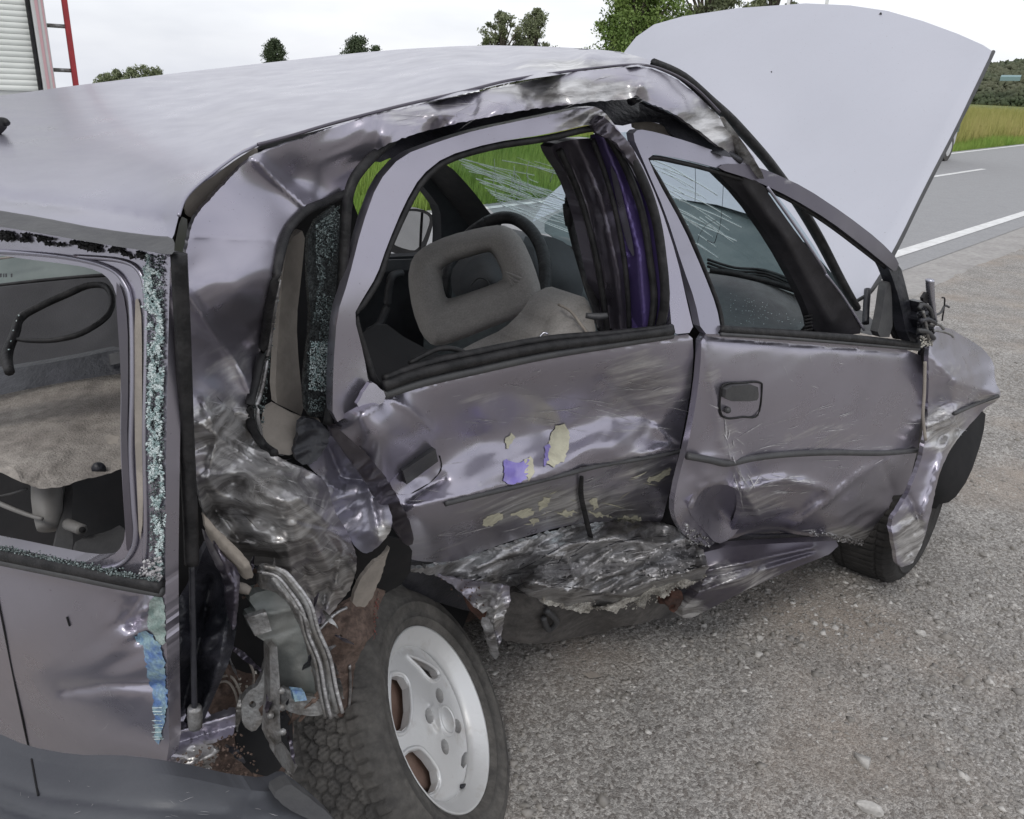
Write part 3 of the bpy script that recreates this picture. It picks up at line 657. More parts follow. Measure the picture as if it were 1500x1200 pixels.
# ---- roof
roofS = Surf('t', [(0, 141, 1.60), (-60, 146, 1.5), (270, 106, 2.0), (420, 89, 2.2), (560, 74, 2.22), (700, 66, 2.12), (800, 68, 1.95), (900, 74, 1.72), (955, 90, 1.52),
                   (252, 350, .86), (120, 330, .885), (0, 310, .91), (-60, 302, .93), (272, 290, .90), (375, 216, 1.02), (470, 190, 1.09), (600, 155, 1.20), (740, 122, 1.33), (870, 103, 1.45), (130, 220, 1.18), (300, 180, 1.30), (560, 120, 1.55), (740, 90, 1.66), (690, 112, 1.40), (780, 100, 1.42), (860, 84, 1.49), (920, 86, 1.51), (850, 74, 1.80)],
             creases=[([(375, 178), (366, 196), (372, 212)], .012, 9), ([(812, 72), (806, 92), (812, 104)], -.05, 8), ([(800, 96), (740, 113), (690, 124)], .03, 10), ([(820, 96), (880, 92), (945, 92)], .05, 9), ([(-40, 284), (60, 296), (160, 308), (235, 322)], .014, 9),
                      ([(0, 175), (8, 190), (0, 270)], -.01, 8), ([(440, 150), (520, 142), (640, 128)], .006, 30), ([(880, 78), (930, 86), (950, 90)], -.01, 8)],
             crumple=[(330, 235, 60, .010, 30), (860, 90, 80, .05, 34), (480, 165, 70, .007, 40), (100, 260, 200, .003, 70)],
             scuff=[(840, 98, 110, 16, .75), (380, 195, 40, 25, .35), (930, 85, 40, 14, .6)], seed=3)
panel('roof', roofS, [(-60, 146), (0, 141), (100, 127), (270, 106), (420, 89), (560, 74), (700, 66), (800, 68), (900, 74), (940, 84), (957, 91), (940, 97), (870, 103), (800, 112), (740, 122), (680, 138), (600, 155), (540, 170), (470, 190), (400, 208), (375, 216), (345, 234), (320, 253), (295, 270), (272, 288), (263, 312), (253, 352), (245, 350), (150, 338), (60, 322), (0, 311), (-60, 302)], ROOFP, CAR, step=7)
rt = panel('roof_end_trim', roofS, [(-60, 301), (0, 310), (60, 320), (150, 337), (245, 349), (256, 351), (255, 373), (240, 372), (150, 358), (60, 342), (0, 331), (-60, 322)], TRIM, CAR, lift=.003, step=7, fl=.02)
DR = [(297, 266), (345, 229), (378, 212), (430, 198), (480, 183), (540, 167), (600, 152), (680, 134), (740, 119), (800, 109), (870, 100), (940, 95), (985, 108), (1020, 130), (1055, 165)]
p = np.array(DR, float); dt = np.interp(p[:, 0], [262, 375, 600, 870, 940, 1055], [.865, 1.015, 1.195, 1.445, 1.50, 1.60])
tube('roof_corner_lip', at(np.array([262., 272, 297, 345, 378]), np.array([316., 290, 265, 229, 212]), np.array([.863, .885, .925, .985, 1.015])), .0018, ROOFP, CAR)
p = p[2:]; dt = dt[2:]-.012
tube('roof_drip_strip', at(p[:, 0], p[:, 1], dt), .0023, DARKP, CAR, k=6)
aer = at(np.array([-8., 2, 8, 12]), np.array([188., 181, 179, 182]), np.array([1.25]*4)); tube('aerial_stub', aer, [.012, .01, .006, .004], SEAL, CAR)

# ---- body side: cant rail, rear pillar and crushed rear wing in one skin
sideS = Surf('side', [(372, 230, .03), (420, 212, .05), (500, 184, .075), (640, 149, .12), (740, 128, .135), (830, 109, .15), (950, 99, .15), (1010, 130, .15), (1050, 165, .15), (1105, 235, .12),
                      (640, 168, .06), (740, 146, .07), (830, 130, .075), (940, 122, .075), (560, 196, .055), (470, 240, .078), (1000, 155, .09), (1060, 205, .09),
                      (545, 222, .075), (430, 262, .075), (640, 186, .08), (800, 157, .09), (930, 143, .09), (1010, 180, .10), (1085, 232, .12), (500, 285, .095), (450, 305, .06),
                      (285, 330, -.022), (272, 378, -.058), (272, 430, -.09), (398, 405, -.05), (340, 300, -.0), (340, 350, -.035), (345, 425, -.085), (350, 500, .035), (380, 470, .015), (370, 560, .03), (290, 560, -.035), (320, 640, -.045), (375, 640, .01),
                      (300, 745, -.02), (400, 725, -.085), (345, 700, -.0), (420, 790, -.06), (460, 800, -.02), (510, 780, .03), (510, 850, .06), (465, 915, .07), (350, 810, .03), (420, 835, .05)],
             creases=[([(376, 236), (400, 262), (447, 303)], -.022, 9), ([(272, 428), (300, 470), (345, 530), (372, 590)], -.022, 10), ([(282, 345), (330, 348), (400, 352)], .002, 4),
                      ([(290, 620), (330, 600), (372, 612)], -.018, 8), ([(284, 660), (330, 640), (380, 672), (450, 700)], .02, 9), ([(300, 700), (360, 690), (440, 730), (500, 790)], -.02, 9),
                      ([(305, 752), (340, 740), (400, 770), (470, 840)], .02, 10), ([(440, 905), (430, 850), (400, 800)], -.015, 8), ([(500, 800), (480, 860), (467, 920)], .018, 9), ([(395, 660), (420, 640)], -.02, 8), ([(300, 625), (340, 655), (380, 684), (436, 694)], -.022, 6), ([(298, 590), (318, 640), (304, 700)], -.02, 7), ([(340, 600), (372, 640)], .03, 12), ([(325, 792), (380, 800), (440, 790)], -.018, 6), ([(360, 715), (420, 735), (470, 720)], -.02, 8), ([(380, 765), (430, 760), (490, 775)], .022, 7), ([(450, 800), (445, 850), (462, 915)], .022, 6), ([(500, 800), (492, 850), (470, 915)], -.016, 5), ([(420, 800), (428, 840)], -.014, 6), ([(300, 715), (318, 750), (350, 790)], .02, 6),
                      ([(640, 150), (650, 180)], .012, 10), ([(870, 110), (862, 148)], .014, 10), ([(760, 122), (770, 160)], -.010, 12), ([(560, 170), (550, 215)], .012, 14), ([(950, 100), (932, 142)], -.012, 12), ([(700, 145), (690, 172)], .010, 9)],
             crumple=[(350, 660, 80, .035, 60, 1.5, 40), (400, 770, 100, .075, 84, 1.5, 35), (480, 850, 70, .05, 44, 1.8, 70), (330, 600, 50, .02, 40, 1.6, 60), (640, 170, 110, .022, 40), (820, 130, 110, .028, 44), (1000, 150, 90, .012, 40), (340, 480, 60, .008, 40)],
             scuff=[(380, 760, 130, 130, 1.0), (330, 640, 80, 80, .85), (640, 165, 120, 22, .55), (830, 132, 140, 28, .85), (1040, 185, 70, 50, .95), (340, 540, 60, 50, .5), (480, 850, 60, 60, 1.)], seed=8)
WING = [(372, 228), (420, 211), (500, 183), (560, 166), (640, 148), (740, 127), (830, 107), (900, 100), (945, 97), (985, 112), (1020, 138), (1055, 172), (1085, 205), (1112, 240), (1085, 234), (1055, 216), (1010, 181), (975, 160), (945, 150), (932, 139), (925, 145), (870, 149), (800, 157), (740, 166), (640, 187), (575, 207), (545, 224), (522, 250), (508, 284),
        (480, 292), (450, 306), (420, 334), (410, 365), (400, 410), (392, 450), (385, 500), (374, 550), (364, 590), (366, 625), (385, 655), (415, 675), (450, 690), (478, 704), (490, 750), (515, 790), (524, 822), (516, 860), (500, 880), (466, 922), (445, 898), (430, 862), (412, 838), (385, 826), (362, 832), (345, 815), (320, 788), (302, 760), (293, 730), (285, 680), (277, 620), (271, 560), (267, 500), (267, 430), (272, 375), (279, 335), (290, 310), (312, 288), (345, 252)]
wg = panel('rear_wing', sideS, WING, PAINT, CAR, step=4.2, rag=.8, rnd=1, fl=.010)
scratches(wg, sideS, [(285, 570), (360, 600), (450, 700), (510, 790), (500, 870), (430, 850), (310, 750)], 110, 14, (14, 60), .5, spread=12)
scratches(wg, sideS, [(285, 570), (360, 600), (450, 700), (510, 790), (500, 870), (430, 850), (310, 750)], 22, 30, (14, 60), .5, spread=14, mat=TRIM, name='dark_scratch_marks')
scratches(wg, sideS, [(560, 175), (740, 130), (940, 105), (1080, 220), (1000, 165), (900, 140), (600, 190)], 40, -8, (14, 80), .35, spread=12)
# beige inner metal bared behind the roof corner
inS = Surf('side', [(300, 290, .03), (360, 225, .05), (255, 500, .02), (240, 800, .0)])
panel('bared_inner_metal', inS, [(270, 300), (276, 284), (296, 262), (345, 229), (376, 213), (378, 232), (345, 262), (312, 300), (288, 322), (276, 318)], BEIGE, CAR, rag=1, step=5)
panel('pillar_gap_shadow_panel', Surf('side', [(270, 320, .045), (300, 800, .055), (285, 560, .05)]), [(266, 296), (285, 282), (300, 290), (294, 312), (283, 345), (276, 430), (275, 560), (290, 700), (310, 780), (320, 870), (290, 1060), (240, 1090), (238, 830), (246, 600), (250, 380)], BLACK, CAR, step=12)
panel('inner_pillar_edge', Surf('side', [(270, 330, .0), (262, 800, .015), (265, 560, .01)]), [(256, 375), (268, 318), (276, 322), (270, 380), (266, 500), (270, 640), (276, 740), (272, 760), (262, 640), (256, 500)], DARKP, CAR, step=6)
tube('beige_sill_strip', at(np.array([248., 246, 246, 248, 252]), np.array([385., 480, 600, 760, 900]), np.array([.872, .89, .915, .96, 1.0])), [.0035, .004, .0045, .004, .003], BEIGE, CAR)

# ---- torn flap between wing and rear door
flapS = Surf('side', [(455, 640, .07), (560, 700, .05), (500, 700, .10), (570, 770, -.0), (520, 800, .04), (530, 740, .06), (480, 720, .09), (560, 790, .01)], creases=[([(482, 655), (500, 700), (560, 705)], .02, 8), ([(540, 710), (556, 790)], -.015, 7)], crumple=[(520, 720, 60, .018, 30)], scuff=[(565, 780, 20, 20, .9)], seed=4)
panel('torn_wing_flap', flapS, [(436, 628), (462, 622), (492, 640), (525, 680), (550, 706), (572, 745), (576, 772), (562, 793), (540, 812), (524, 806), (514, 790), (489, 748), (476, 702), (450, 684)], ROOFP, CAR, step=4, rag=.8)
panel('torn_edge_strip', Surf('side', [(490, 625, .03), (560, 720, .02), (605, 790, -.01), (520, 700, .05), (585, 780, .03)], crumple=[(560, 710, 60, .02, 18)], seed=5), [(478, 626), (498, 622), (530, 656), (572, 708), (600, 762), (608, 796), (596, 802), (572, 768), (545, 720), (512, 672)], DARKP, CAR, step=4, rag=1)
panel('bent_bracket', Surf('side', [(600, 800, .02), (560, 880, .05), (530, 880, .04)]), [(566, 812), (572, 800), (562, 835), (540, 890), (516, 888), (520, 862), (544, 826)], BEIGE, CAR, step=5, rag=1)
panel('flap_underside', Surf('side', [(520, 800, .09), (570, 800, .09), (600, 840, .12)]), [(500, 790), (560, 785), (605, 795), (600, 850), (545, 880), (520, 850)], BLACK, CAR, step=9)

# ---- quarter window: seals, glass, belt and trim seen in it
panel('quarter_window_backing', Surf('side', [(400, 400, .40), (500, 400, .42), (430, 640, .38)]), [(385, 300), (530, 230), (520, 660), (365, 680)], BLACK, CAR, step=20)
panel('pillar_trim', Surf('side', [(430, 340, .14), (420, 600, .12), (450, 600, .14), (445, 330, .16)], seed=2), [(424, 350), (448, 335), (442, 400), (434, 470), (438, 540), (447, 612), (420, 598), (402, 590), (408, 480), (414, 400)], BEIGE, CAR, step=8, fl=.02)
panel('quarter_glass', Surf('side', [(470, 320, .06), (480, 600, .07), (450, 600, .05)]), [(452, 332), (500, 292), (494, 400), (486, 500), (478, 612), (448, 610), (444, 560), (456, 470), (450, 400)], material('dark shattered quarter glass', (.012, .015, .016), .25, noise=(.45, .62), col2=(.07, .08, .08), nscale=120, bump=1, bscale=300), CAR, step=7)
qs = Surf('side', [(470, 320, .055), (480, 600, .065), (450, 600, .045)])
x, y = scatter_poly([(462, 330), (498, 300), (490, 400), (480, 600), (452, 605), (450, 520), (464, 440)], 2600); k = fbm(x/22, y/30, 6) > .42
gq = bits('glass_crumbs', qs.pts(x[k], y[k], .002), RNG.uniform(.0006, .0017, k.sum()), DARKCRUMB, bpy.data.objects['quarter_glass'])
x, y = scatter_poly([(455, 500), (485, 500), (480, 575), (452, 570)], 700); bits('glass_crumbs', qs.pts(x, y, .003), RNG.uniform(.0006, .0016, 700), CRUMB, bpy.data.objects['quarter_glass'])
stube('quarter_window_seal', sideS, [(506, 284), (478, 296), (450, 308), (424, 334), (412, 366), (402, 412), (394, 450), (387, 500), (376, 550), (366, 592), (368, 624), (386, 652), (402, 664)], .0062, SEAL, CAR, lift=.006)
stube('window_flange', sideS, [(420, 342), (412, 372), (406, 420), (398, 470), (392, 520), (384, 565), (376, 600), (382, 640)], .0036, BARE, CAR, lift=.000)
x, y = scatter_poly([(388, 480), (400, 420), (408, 440), (392, 560), (384, 640), (368, 610)], 500); bits('glass_crumbs', sideS.pts(x, y, -.002), RNG.uniform(.0005, .0015, 500), DARKCRUMB, wg)
stube('pillar_seal', Surf('side', [(500, 290, .05), (490, 620, .04), (530, 240, .07)]), [(575, 206), (545, 230), (516, 268), (507, 320), (503, 400), (497, 480), (488, 560), (480, 622)], .0072, SEAL, CAR)
panel('lower_window_trim', Surf('side', [(400, 620, .08), (450, 620, .07), (430, 670, .04)]), [(390, 585), (440, 612), (475, 615), (455, 640), (430, 668), (402, 664), (384, 645)], BEIGE, CAR, step=6)
panel('torn_trim', Surf('side', [(440, 620, .05), (490, 620, .04), (450, 680, .03)], crumple=[(450, 640, 40, .012, 26)]), [(440, 612), (470, 616), (486, 640), (468, 672), (448, 684), (428, 668), (436, 640)], LINER, CAR, step=4, rag=1.2)

# ---- rear door
rdS = Surf('side', [(600, 563, .005), (700, 541, .0), (800, 521, .0), (900, 504, .0), (1010, 490, .0), (566, 582, .0), (500, 622, .02), (530, 610, -.03), (560, 640, -.035), (600, 650, .02), (570, 705, .05), (610, 700, .075),
                    (700, 600, .045), (800, 590, .055), (900, 570, .05), (1000, 570, .02), (700, 640, .085), (800, 625, .10), (900, 605, .085), (1000, 630, .05),
                    (620, 735, .03), (700, 715, .03), (800, 690, .035), (900, 665, .04), (1000, 650, .06), (600, 765, .05), (700, 745, .055), (800, 715, .06), (900, 690, .07), (980, 680, .07),
                    (600, 820, .20), (700, 805, .21), (800, 775, .20), (900, 760, .19), (965, 765, .17), (700, 775, .12), (820, 745, .12), (920, 725, .12)],
           creases=[([(560, 588), (600, 568), (700, 545), (800, 525), (900, 508), (1014, 491)], .010, 7), ([(566, 582), (600, 600), (640, 640), (648, 690)], -.014, 10), ([(600, 742), (700, 722), (800, 697), (900, 672), (1000, 655)], -.010, 6), ([(880, 560), (960, 620), (1000, 650)], .007, 12), ([(740, 600), (742, 720)], .004, 14), ([(500, 628), (560, 590), (600, 568)], -.006, 6),
                    ([(850, 690), (856, 760)], .012, 7), ([(960, 625), (985, 650), (940, 668)], -.012, 7), ([(640, 640), (650, 700), (600, 730)], .012, 8)],
           crumple=[(950, 620, 80, .014, 60), (820, 750, 140, .014, 60), (760, 560, 180, .006, 80), (900, 770, 80, .02, 30)],
           scuff=[(820, 740, 190, 45, .72), (950, 560, 110, 70, .62), (700, 580, 90, 40, .42), (940, 690, 80, 50, .6), (620, 800, 120, 40, .45)], seed=14)
RDOOR = [(489, 622), (520, 606), (566, 580), (600, 565), (700, 542), (800, 522), (900, 505), (985, 492), (1014, 489), (1016, 520), (1012, 570), (1002, 625), (991, 680), (977, 735), (969, 766), (955, 766), (925, 762), (880, 764), (840, 768), (800, 777), (740, 795), (700, 810), (655, 825), (610, 822), (583, 812), (602, 790), (596, 760), (570, 712), (530, 658)]
rd = panel('rear_door', rdS, RDOOR, PAINT, CAR, step=4.5, fl=.014)
frS = Surf('side', [(486, 620, .015), (494, 460, .02), (530, 332, .05), (590, 232, .085), (650, 205, .09), (870, 160, .10), (940, 235, .09), (990, 380, .05), (1018, 487, .0), (545, 570, .012), (535, 520, .02)], crumple=[(880, 180, 50, .012, 20)], scuff=[(860, 175, 60, 18, .7), (510, 540, 20, 60, .35), (760, 180, 120, 14, .35)], seed=2)
frame_out = [(487, 622), (488, 540), (494, 460), (510, 412), (530, 332), (553, 268), (588, 228), (650, 205), (700, 190), (800, 169), (868, 155), (884, 162), (906, 190), (935, 228), (966, 298), (992, 378), (1008, 450), (1017, 487), (985, 490), (983, 470), (977, 400), (958, 320), (930, 255), (896, 196), (872, 180), (800, 197), (720, 209), (652, 229), (616, 258), (592, 300), (567, 360), (552, 404), (530, 440), (518, 462), (533, 520), (540, 562), (556, 578), (520, 604)]
panel('window_frame', frS, frame_out, PAINT, rd, step=5, fl=.02, lift=.004)
stube('window_seal', frS, [(566, 575), (548, 555), (536, 520), (520, 464), (532, 444), (554, 408), (570, 362), (596, 304), (620, 264), (656, 235), (722, 215), (800, 203), (872, 188), (896, 200)], .0055, SEAL, rd, lift=-.004)
beltS = Surf('side', [(560, 565, -.008), (985, 485, -.006), (700, 525, -.008), (800, 510, -.008), (620, 530, -.004)])
for j, (dy, r_) in enumerate(((0, .0085), (14, .0075), (-12, .0065))):
    stube('belt_strip', beltS, [(562, 566+dy*.9), (620, 546+dy), (700, 528+dy), (800, 508+dy*.9), (900, 496+dy*.6), (984, 485+dy*.45)], r_, (SEAL, TRIM, SEAL)[j], rd, lift=.002-.004*j)
stube('loose_seal_piece', beltS, [(600, 532), (640, 512), (668, 512), (690, 522)], .004, SEAL, rd, lift=-.01)
panel('strip_end_cap', Surf('side', [(545, 590, -.005), (520, 600, -.004), (550, 560, .0)]), [(518, 600), (540, 562), (548, 560), (566, 578), (560, 594)], PAINT, rd, lift=.012, step=5, rag=.6)
# handle recess and handle
hS = Surf('side', [(568, 706, .045), (640, 650, .035), (640, 700, .055), (600, 740, .05)])
panel('handle_recess', rdS, [(566, 712), (590, 688), (632, 662), (644, 668), (645, 690), (625, 712), (590, 728)], PAINT, rd, lift=.002, step=5)
panel('handle', rdS, [(590, 690), (638, 658), (642, 676), (596, 710)], TRIM, rd, lift=.016, step=5, fl=.014, rnd=0)
stube('recess_edge', rdS, [(644, 668), (646, 688), (628, 708), (604, 722)], .0012, SEAL, rd, lift=.001)
# rubbing strip, chipped and torn
stube('rubbing_strip', rdS, [(652, 738), (700, 726), (760, 712), (820, 697), (880, 682), (940, 672), (1004, 660)], .005, TRIM, rd, lift=.004)
for q, mt in (([(806, 640), (815, 624), (828, 622), (835, 634), (834, 655), (826, 676), (812, 684), (800, 680), (803, 664)], CREAM), ([(741, 640), (750, 634), (754, 642), (746, 656), (741, 658)], CREAM), ([(739, 672), (760, 678), (775, 672), (772, 700), (752, 711), (738, 706)], VIOLET), ([(768, 672), (778, 668), (784, 690), (776, 704), (768, 692)], CREAM), ([(798, 655), (806, 650), (803, 676), (796, 684)], VIOLET)):
    panel('paint_chip', rdS, q, mt, rd, lift=.0018, fl=None, step=3.5, rag=1.6, rnd=0)
for q in ([(706, 766), (714, 755), (732, 752), (742, 756), (728, 764), (712, 774)], [(746, 754), (760, 748), (778, 744), (784, 752), (770, 758), (758, 757)], [(788, 734), (798, 728), (806, 730), (804, 742), (792, 748)], [(776, 764), (786, 758), (790, 766), (782, 770)], [(864, 736), (872, 728), (878, 740), (870, 748)], [(812, 752), (836, 747), (848, 750), (830, 757)], [(862, 750), (884, 752), (896, 758), (872, 757)], [(948, 700), (966, 694), (982, 684), (984, 692), (964, 704), (950, 708)], [(898, 762), (915, 756), (940, 758), (930, 768), (905, 772)]):
    panel('paint_chip', rdS, q, CREAM, rd, lift=.0018, fl=None, step=3, rag=2.6, rnd=0)
scratches(rd, rdS, [(640, 570), (1010, 500), (1000, 640), (700, 640)], 49, -6, (14, 70), .55, spread=11)
scratches(rd, rdS, [(650, 740), (1000, 660), (970, 750), (700, 800)], 55, -14, (12, 80), .7, spread=9)
scratches(rd, rdS, [(760, 590), (1010, 540), (1000, 640), (780, 640)], 22, 8, (30, 110), .6, spread=9)
scratches(rd, rdS, [(700, 745), (960, 690), (960, 750), (700, 780)], 10, -10, (14, 50), 1.1, spread=12, mat=CREAM)
scratches(rd, rdS, [(590, 620), (640, 600), (700, 780), (610, 800)], 19, -10, (15, 60), .5, spread=14)
tube('torn_hanging_strip', rdS.pts(np.array([852., 851, 858, 866, 876, 884]), np.array([698., 725, 758, 790, 820, 842]), np.array([.012, .02, .03, .05, .08, .11])), [.004, .006, .0065, .0068, .007, .006], SEAL, rd, k=6, flat=.5)

# ---- gap between the doors
panel('door_gap', Surf('side', [(1020, 490, .05), (980, 770, .16), (1010, 640, .10), (930, 230, .14)]), [(925, 205), (945, 235), (975, 310), (1002, 390), (1022, 450), (1030, 487), (1036, 540), (1026, 610), (1012, 670), (1000, 740), (990, 785), (965, 785), (970, 740), (990, 670), (1005, 600), (1010, 520), (1005, 470), (985, 390), (955, 300), (915, 215)], BLACK, CAR, step=8)
# ---- front door
fdS = Surf('side', [(1028, 488, .0), (1150, 498, .0), (1250, 504, -.005), (1345, 513, -.005), (1060, 540, -.012), (1200, 560, -.015), (1340, 580, -.01), (1040, 620, .0), (1100, 640, -.01), (1200, 640, -.012), (1340, 655, -.005),
                    (1010, 690, .02), (1100, 700, .02), (1200, 700, .0), (1335, 700, .0), (1047, 748, .10), (1000, 760, .02), (1096, 745, .06), (1040, 700, .0), (1110, 730, .02), (1210, 725, .01), (1150, 755, .07), (1290, 720, .03), (1230, 760, .04),
                    (1130, 780, .13), (1060, 788, .14), (1240, 795, .08), (1290, 785, .06), (1180, 785, .10), (1310, 750, .02), (1260, 690, -.008)],
           creases=[([(1030, 492), (1150, 502), (1250, 509), (1346, 518)], .010, 7), ([(1030, 500), (1050, 600), (1055, 645), (1078, 680)], -.008, 9), ([(1078, 680), (1088, 716), (1112, 756)], -.018, 8), ([(1012, 742), (1026, 716), (1056, 706), (1084, 718)], -.022, 7), ([(1090, 716), (1150, 702), (1212, 716)], -.026, 9), ([(1212, 716), (1170, 752), (1110, 760)], .012, 10), ([(1300, 670), (1250, 700), (1210, 735), (1160, 770)], -.020, 9), ([(1028, 670), (1100, 672), (1340, 662)], -.006, 7), ([(1295, 680), (1310, 730)], .008, 10)],
           crumple=[(1060, 760, 60, .012, 30), (1170, 740, 90, .010, 44), (1250, 770, 60, .012, 30), (1180, 580, 160, .004, 80)],
           scuff=[(1110, 740, 60, 40, .6), (1190, 640, 150, 40, .42), (1065, 640, 30, 60, .55), (1250, 785, 60, 18, .9), (1040, 540, 20, 50, .5)], seed=22)
FDOOR = [(1028, 488), (1056, 490), (1150, 498), (1250, 505), (1348, 514), (1352, 545), (1350, 600), (1346, 650), (1334, 700), (1318, 745), (1300, 778), (1276, 800), (1240, 795), (1180, 785), (1120, 780), (1066, 790), (1034, 802), (1010, 790), (992, 768), (986, 742), (994, 700), (1008, 650), (1018, 600), (1026, 540)]
HOL = [(1016, 742), (1024, 724), (1040, 712), (1062, 709), (1080, 717), (1087, 732), (1083, 758), (1070, 780), (1056, 790), (1044, 776), (1034, 760)]
fd = panel('front_door', fdS, FDOOR, PAINT, CAR, holes=[HOL], step=4.5, fl=.014)
panel('folded_in_corner', Surf('side', [(1040, 712, .05), (1086, 730, .06), (1020, 745, .04), (1060, 790, .12), (1050, 745, .125), (1070, 760, .13)]), [(1006, 740), (1020, 716), (1040, 702), (1066, 700), (1090, 712), (1096, 736), (1090, 766), (1070, 790), (1050, 798), (1030, 775), (1014, 758)], PAINT, fd, step=4.5)
ffS = Surf('side', [(1028, 487, .0), (1345, 510, -.01), (935, 200, .10), (1060, 240, .10), (1180, 280, .08), (1300, 370, .03), (1000, 390, .05), (1040, 420, .04)], scuff=[(1100, 260, 150, 20, .4)], seed=7)
panel('window_frame', ffS, [(1028, 489), (1018, 440), (1000, 390), (975, 312), (944, 240), (926, 198), (935, 189), (962, 194), (1010, 208), (1060, 226), (1105, 244), (1130, 256), (1105, 262), (1050, 246), (1000, 233), (946, 224), (962, 262), (1000, 330), (1030, 398), (1050, 450), (1057, 490)], ROOFP, fd, step=5, fl=.018, lift=.004)
panel('window_frame_top', ffS, [(1098, 241), (1130, 252), (1180, 275), (1240, 315), (1288, 352), (1318, 383), (1312, 400), (1298, 388), (1266, 362), (1215, 323), (1160, 290), (1105, 264), (1050, 247), (1060, 240)], DARKP, fd, step=5, fl=.022, lift=.008)
panel('window_frame_front_post', ffS, [(1293, 377), (1318, 385), (1330, 430), (1338, 470), (1350, 508), (1330, 500), (1318, 440), (1305, 400)], LINER, fd, step=5, fl=.03, lift=.006)
stube('window_seal', ffS, [(1060, 488), (1053, 450), (1033, 398), (1004, 332), (966, 264), (950, 232), (1000, 239), (1050, 252), (1100, 268), (1158, 294), (1212, 328), (1264, 367), (1296, 392)], .0045, SEAL, fd, lift=-.004)
stube('belt_strip', ffS, [(1056, 483), (1100, 486), (1180, 491), (1260, 497), (1346, 507)], .0095, SEAL, fd, lift=.006); stube('belt_strip', ffS, [(1056, 490), (1180, 498), (1346, 512)], .004, TRIM, fd, lift=.010)
panel('handle_recess', fdS, [(1062, 563), (1112, 560), (1116, 570), (1110, 608), (1068, 613), (1055, 604), (1056, 574)], PAINT, fd, lift=.002, step=4)
panel('handle', fdS, [(1064, 566), (1110, 563), (1112, 582), (1108, 588), (1062, 588)], TRIM, fd, lift=.014, step=4, fl=.012, rnd=1)
stube('recess_edge', fdS, [(1062, 563), (1087, 561), (1112, 560), (1116, 570), (1110, 608), (1088, 611), (1066, 613), (1055, 604), (1056, 574)], .0022, SEAL, fd, lift=.003, closed=True)
meshobj('lock', *tube_geo(fdS.pts(np.array([1066., 1066]), np.array([601., 601]), np.array([.0, .012])), .007, 12), TRIM, fd)
stube('rubbing_strip', fdS, [(1006, 668), (1040, 674), (1066, 679), (1100, 672), (1150, 666), (1220, 663), (1290, 664), (1344, 660)], .0078, TRIM, fd, lift=.004, flat=1)
scratches(fd, fdS, [(1050, 600), (1340, 590), (1330, 690), (1060, 680)], 66, -8, (10, 55), .55, spread=12)
scratches(fd, fdS, [(1100, 520), (1330, 530), (1330, 600), (1100, 610)], 16, 30, (8, 36), .5, spread=40)
scratches(fd, fdS, [(1055, 600), (1075, 600), (1100, 700), (1120, 760), (1080, 720)], 29, 66, (14, 60), 1.0, spread=20)
scratches(fd, fdS, [(1080, 705), (1150, 694), (1215, 712), (1150, 730)], 22, -4, (14, 70), 1.0, spread=14)
scratches(fd, fdS, [(1180, 775), (1275, 790), (1272, 800), (1200, 792)], 19, 10, (10, 30), 1.6, spread=20)
x, y = scatter_poly([(1190, 778), (1272, 793), (1268, 800), (1200, 790)], 120); bits('torn_bits', fdS.pts(x, y, .004), RNG.uniform(.001, .0045, 120), BARE, fd)
x, y = scatter_poly([(1000, 765), (1040, 790), (1060, 800), (1010, 800)], 80); bits('torn_bits', fdS.pts(x, y, .004), RNG.uniform(.001, .005, 80), BARE, fd)

# ---- front wing
fwS = Surf('side', [(1370, 482, .02), (1420, 497, .07), (1456, 530, .05), (1462, 578, -.03), (1400, 560, -.05), (1370, 600, -.02), (1430, 604, .0), (1380, 680, -.06), (1350, 700, -.05), (1320, 760, -.06), (1345, 800, -.08), (1320, 830, -.07), (1400, 620, -.02)],
           creases=[([(1362, 520), (1400, 560), (1462, 578)], -.014, 9), ([(1400, 600), (1385, 650), (1350, 760)], -.016, 8), ([(1330, 725), (1352, 775)], .012, 6), ([(1378, 640), (1400, 625), (1430, 605)], .014, 7), ([(1360, 620), (1380, 615)], -.01, 6)],
           crumple=[(1390, 610, 60, .022, 28), (1335, 790, 40, .018, 18), (1410, 540, 50, .006, 40)], scuff=[(1385, 630, 50, 45, .8), (1335, 790, 30, 50, 1), (1400, 540, 50, 30, .45), (1450, 585, 30, 10, .8)], seed=31)
fw_ = panel('front_wing', fwS, [(1366, 480), (1388, 479), (1418, 496), (1442, 512), (1456, 532), (1458, 560), (1467, 577), (1462, 586), (1440, 600), (1428, 615), (1410, 634), (1396, 652), (1382, 678), (1373, 705), (1368, 730), (1360, 768), (1350, 800), (1341, 818), (1336, 826), (1316, 833), (1310, 796), (1304, 765), (1316, 748), (1336, 712), (1350, 672), (1358, 633), (1360, 575), (1360, 508)], PAINT, CAR, step=4, fl=.012, rag=.5)
scratches(fw_, fwS, [(1370, 540), (1440, 570), (1390, 650), (1360, 640)], 80, 20, (8, 40), .7, spread=35)
stube('wing_edge_moulding', fwS, [(1398, 606), (1430, 592), (1463, 580)], .006, TRIM, fw_)
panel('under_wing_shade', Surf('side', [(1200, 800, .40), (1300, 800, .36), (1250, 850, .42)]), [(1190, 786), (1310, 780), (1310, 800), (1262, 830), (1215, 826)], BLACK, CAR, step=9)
panel('wheel_arch_liner', Surf('side', [(1440, 600, .12), (1370, 720, .06), (1300, 800, .25), (1200, 800, .35)]), [(1360, 640), (1400, 600), (1445, 598), (1440, 640), (1420, 700), (1395, 735), (1370, 740), (1350, 800), (1300, 810), (1210, 812), (1190, 790), (1300, 770), (1350, 690)], BLACK, CAR, step=9)
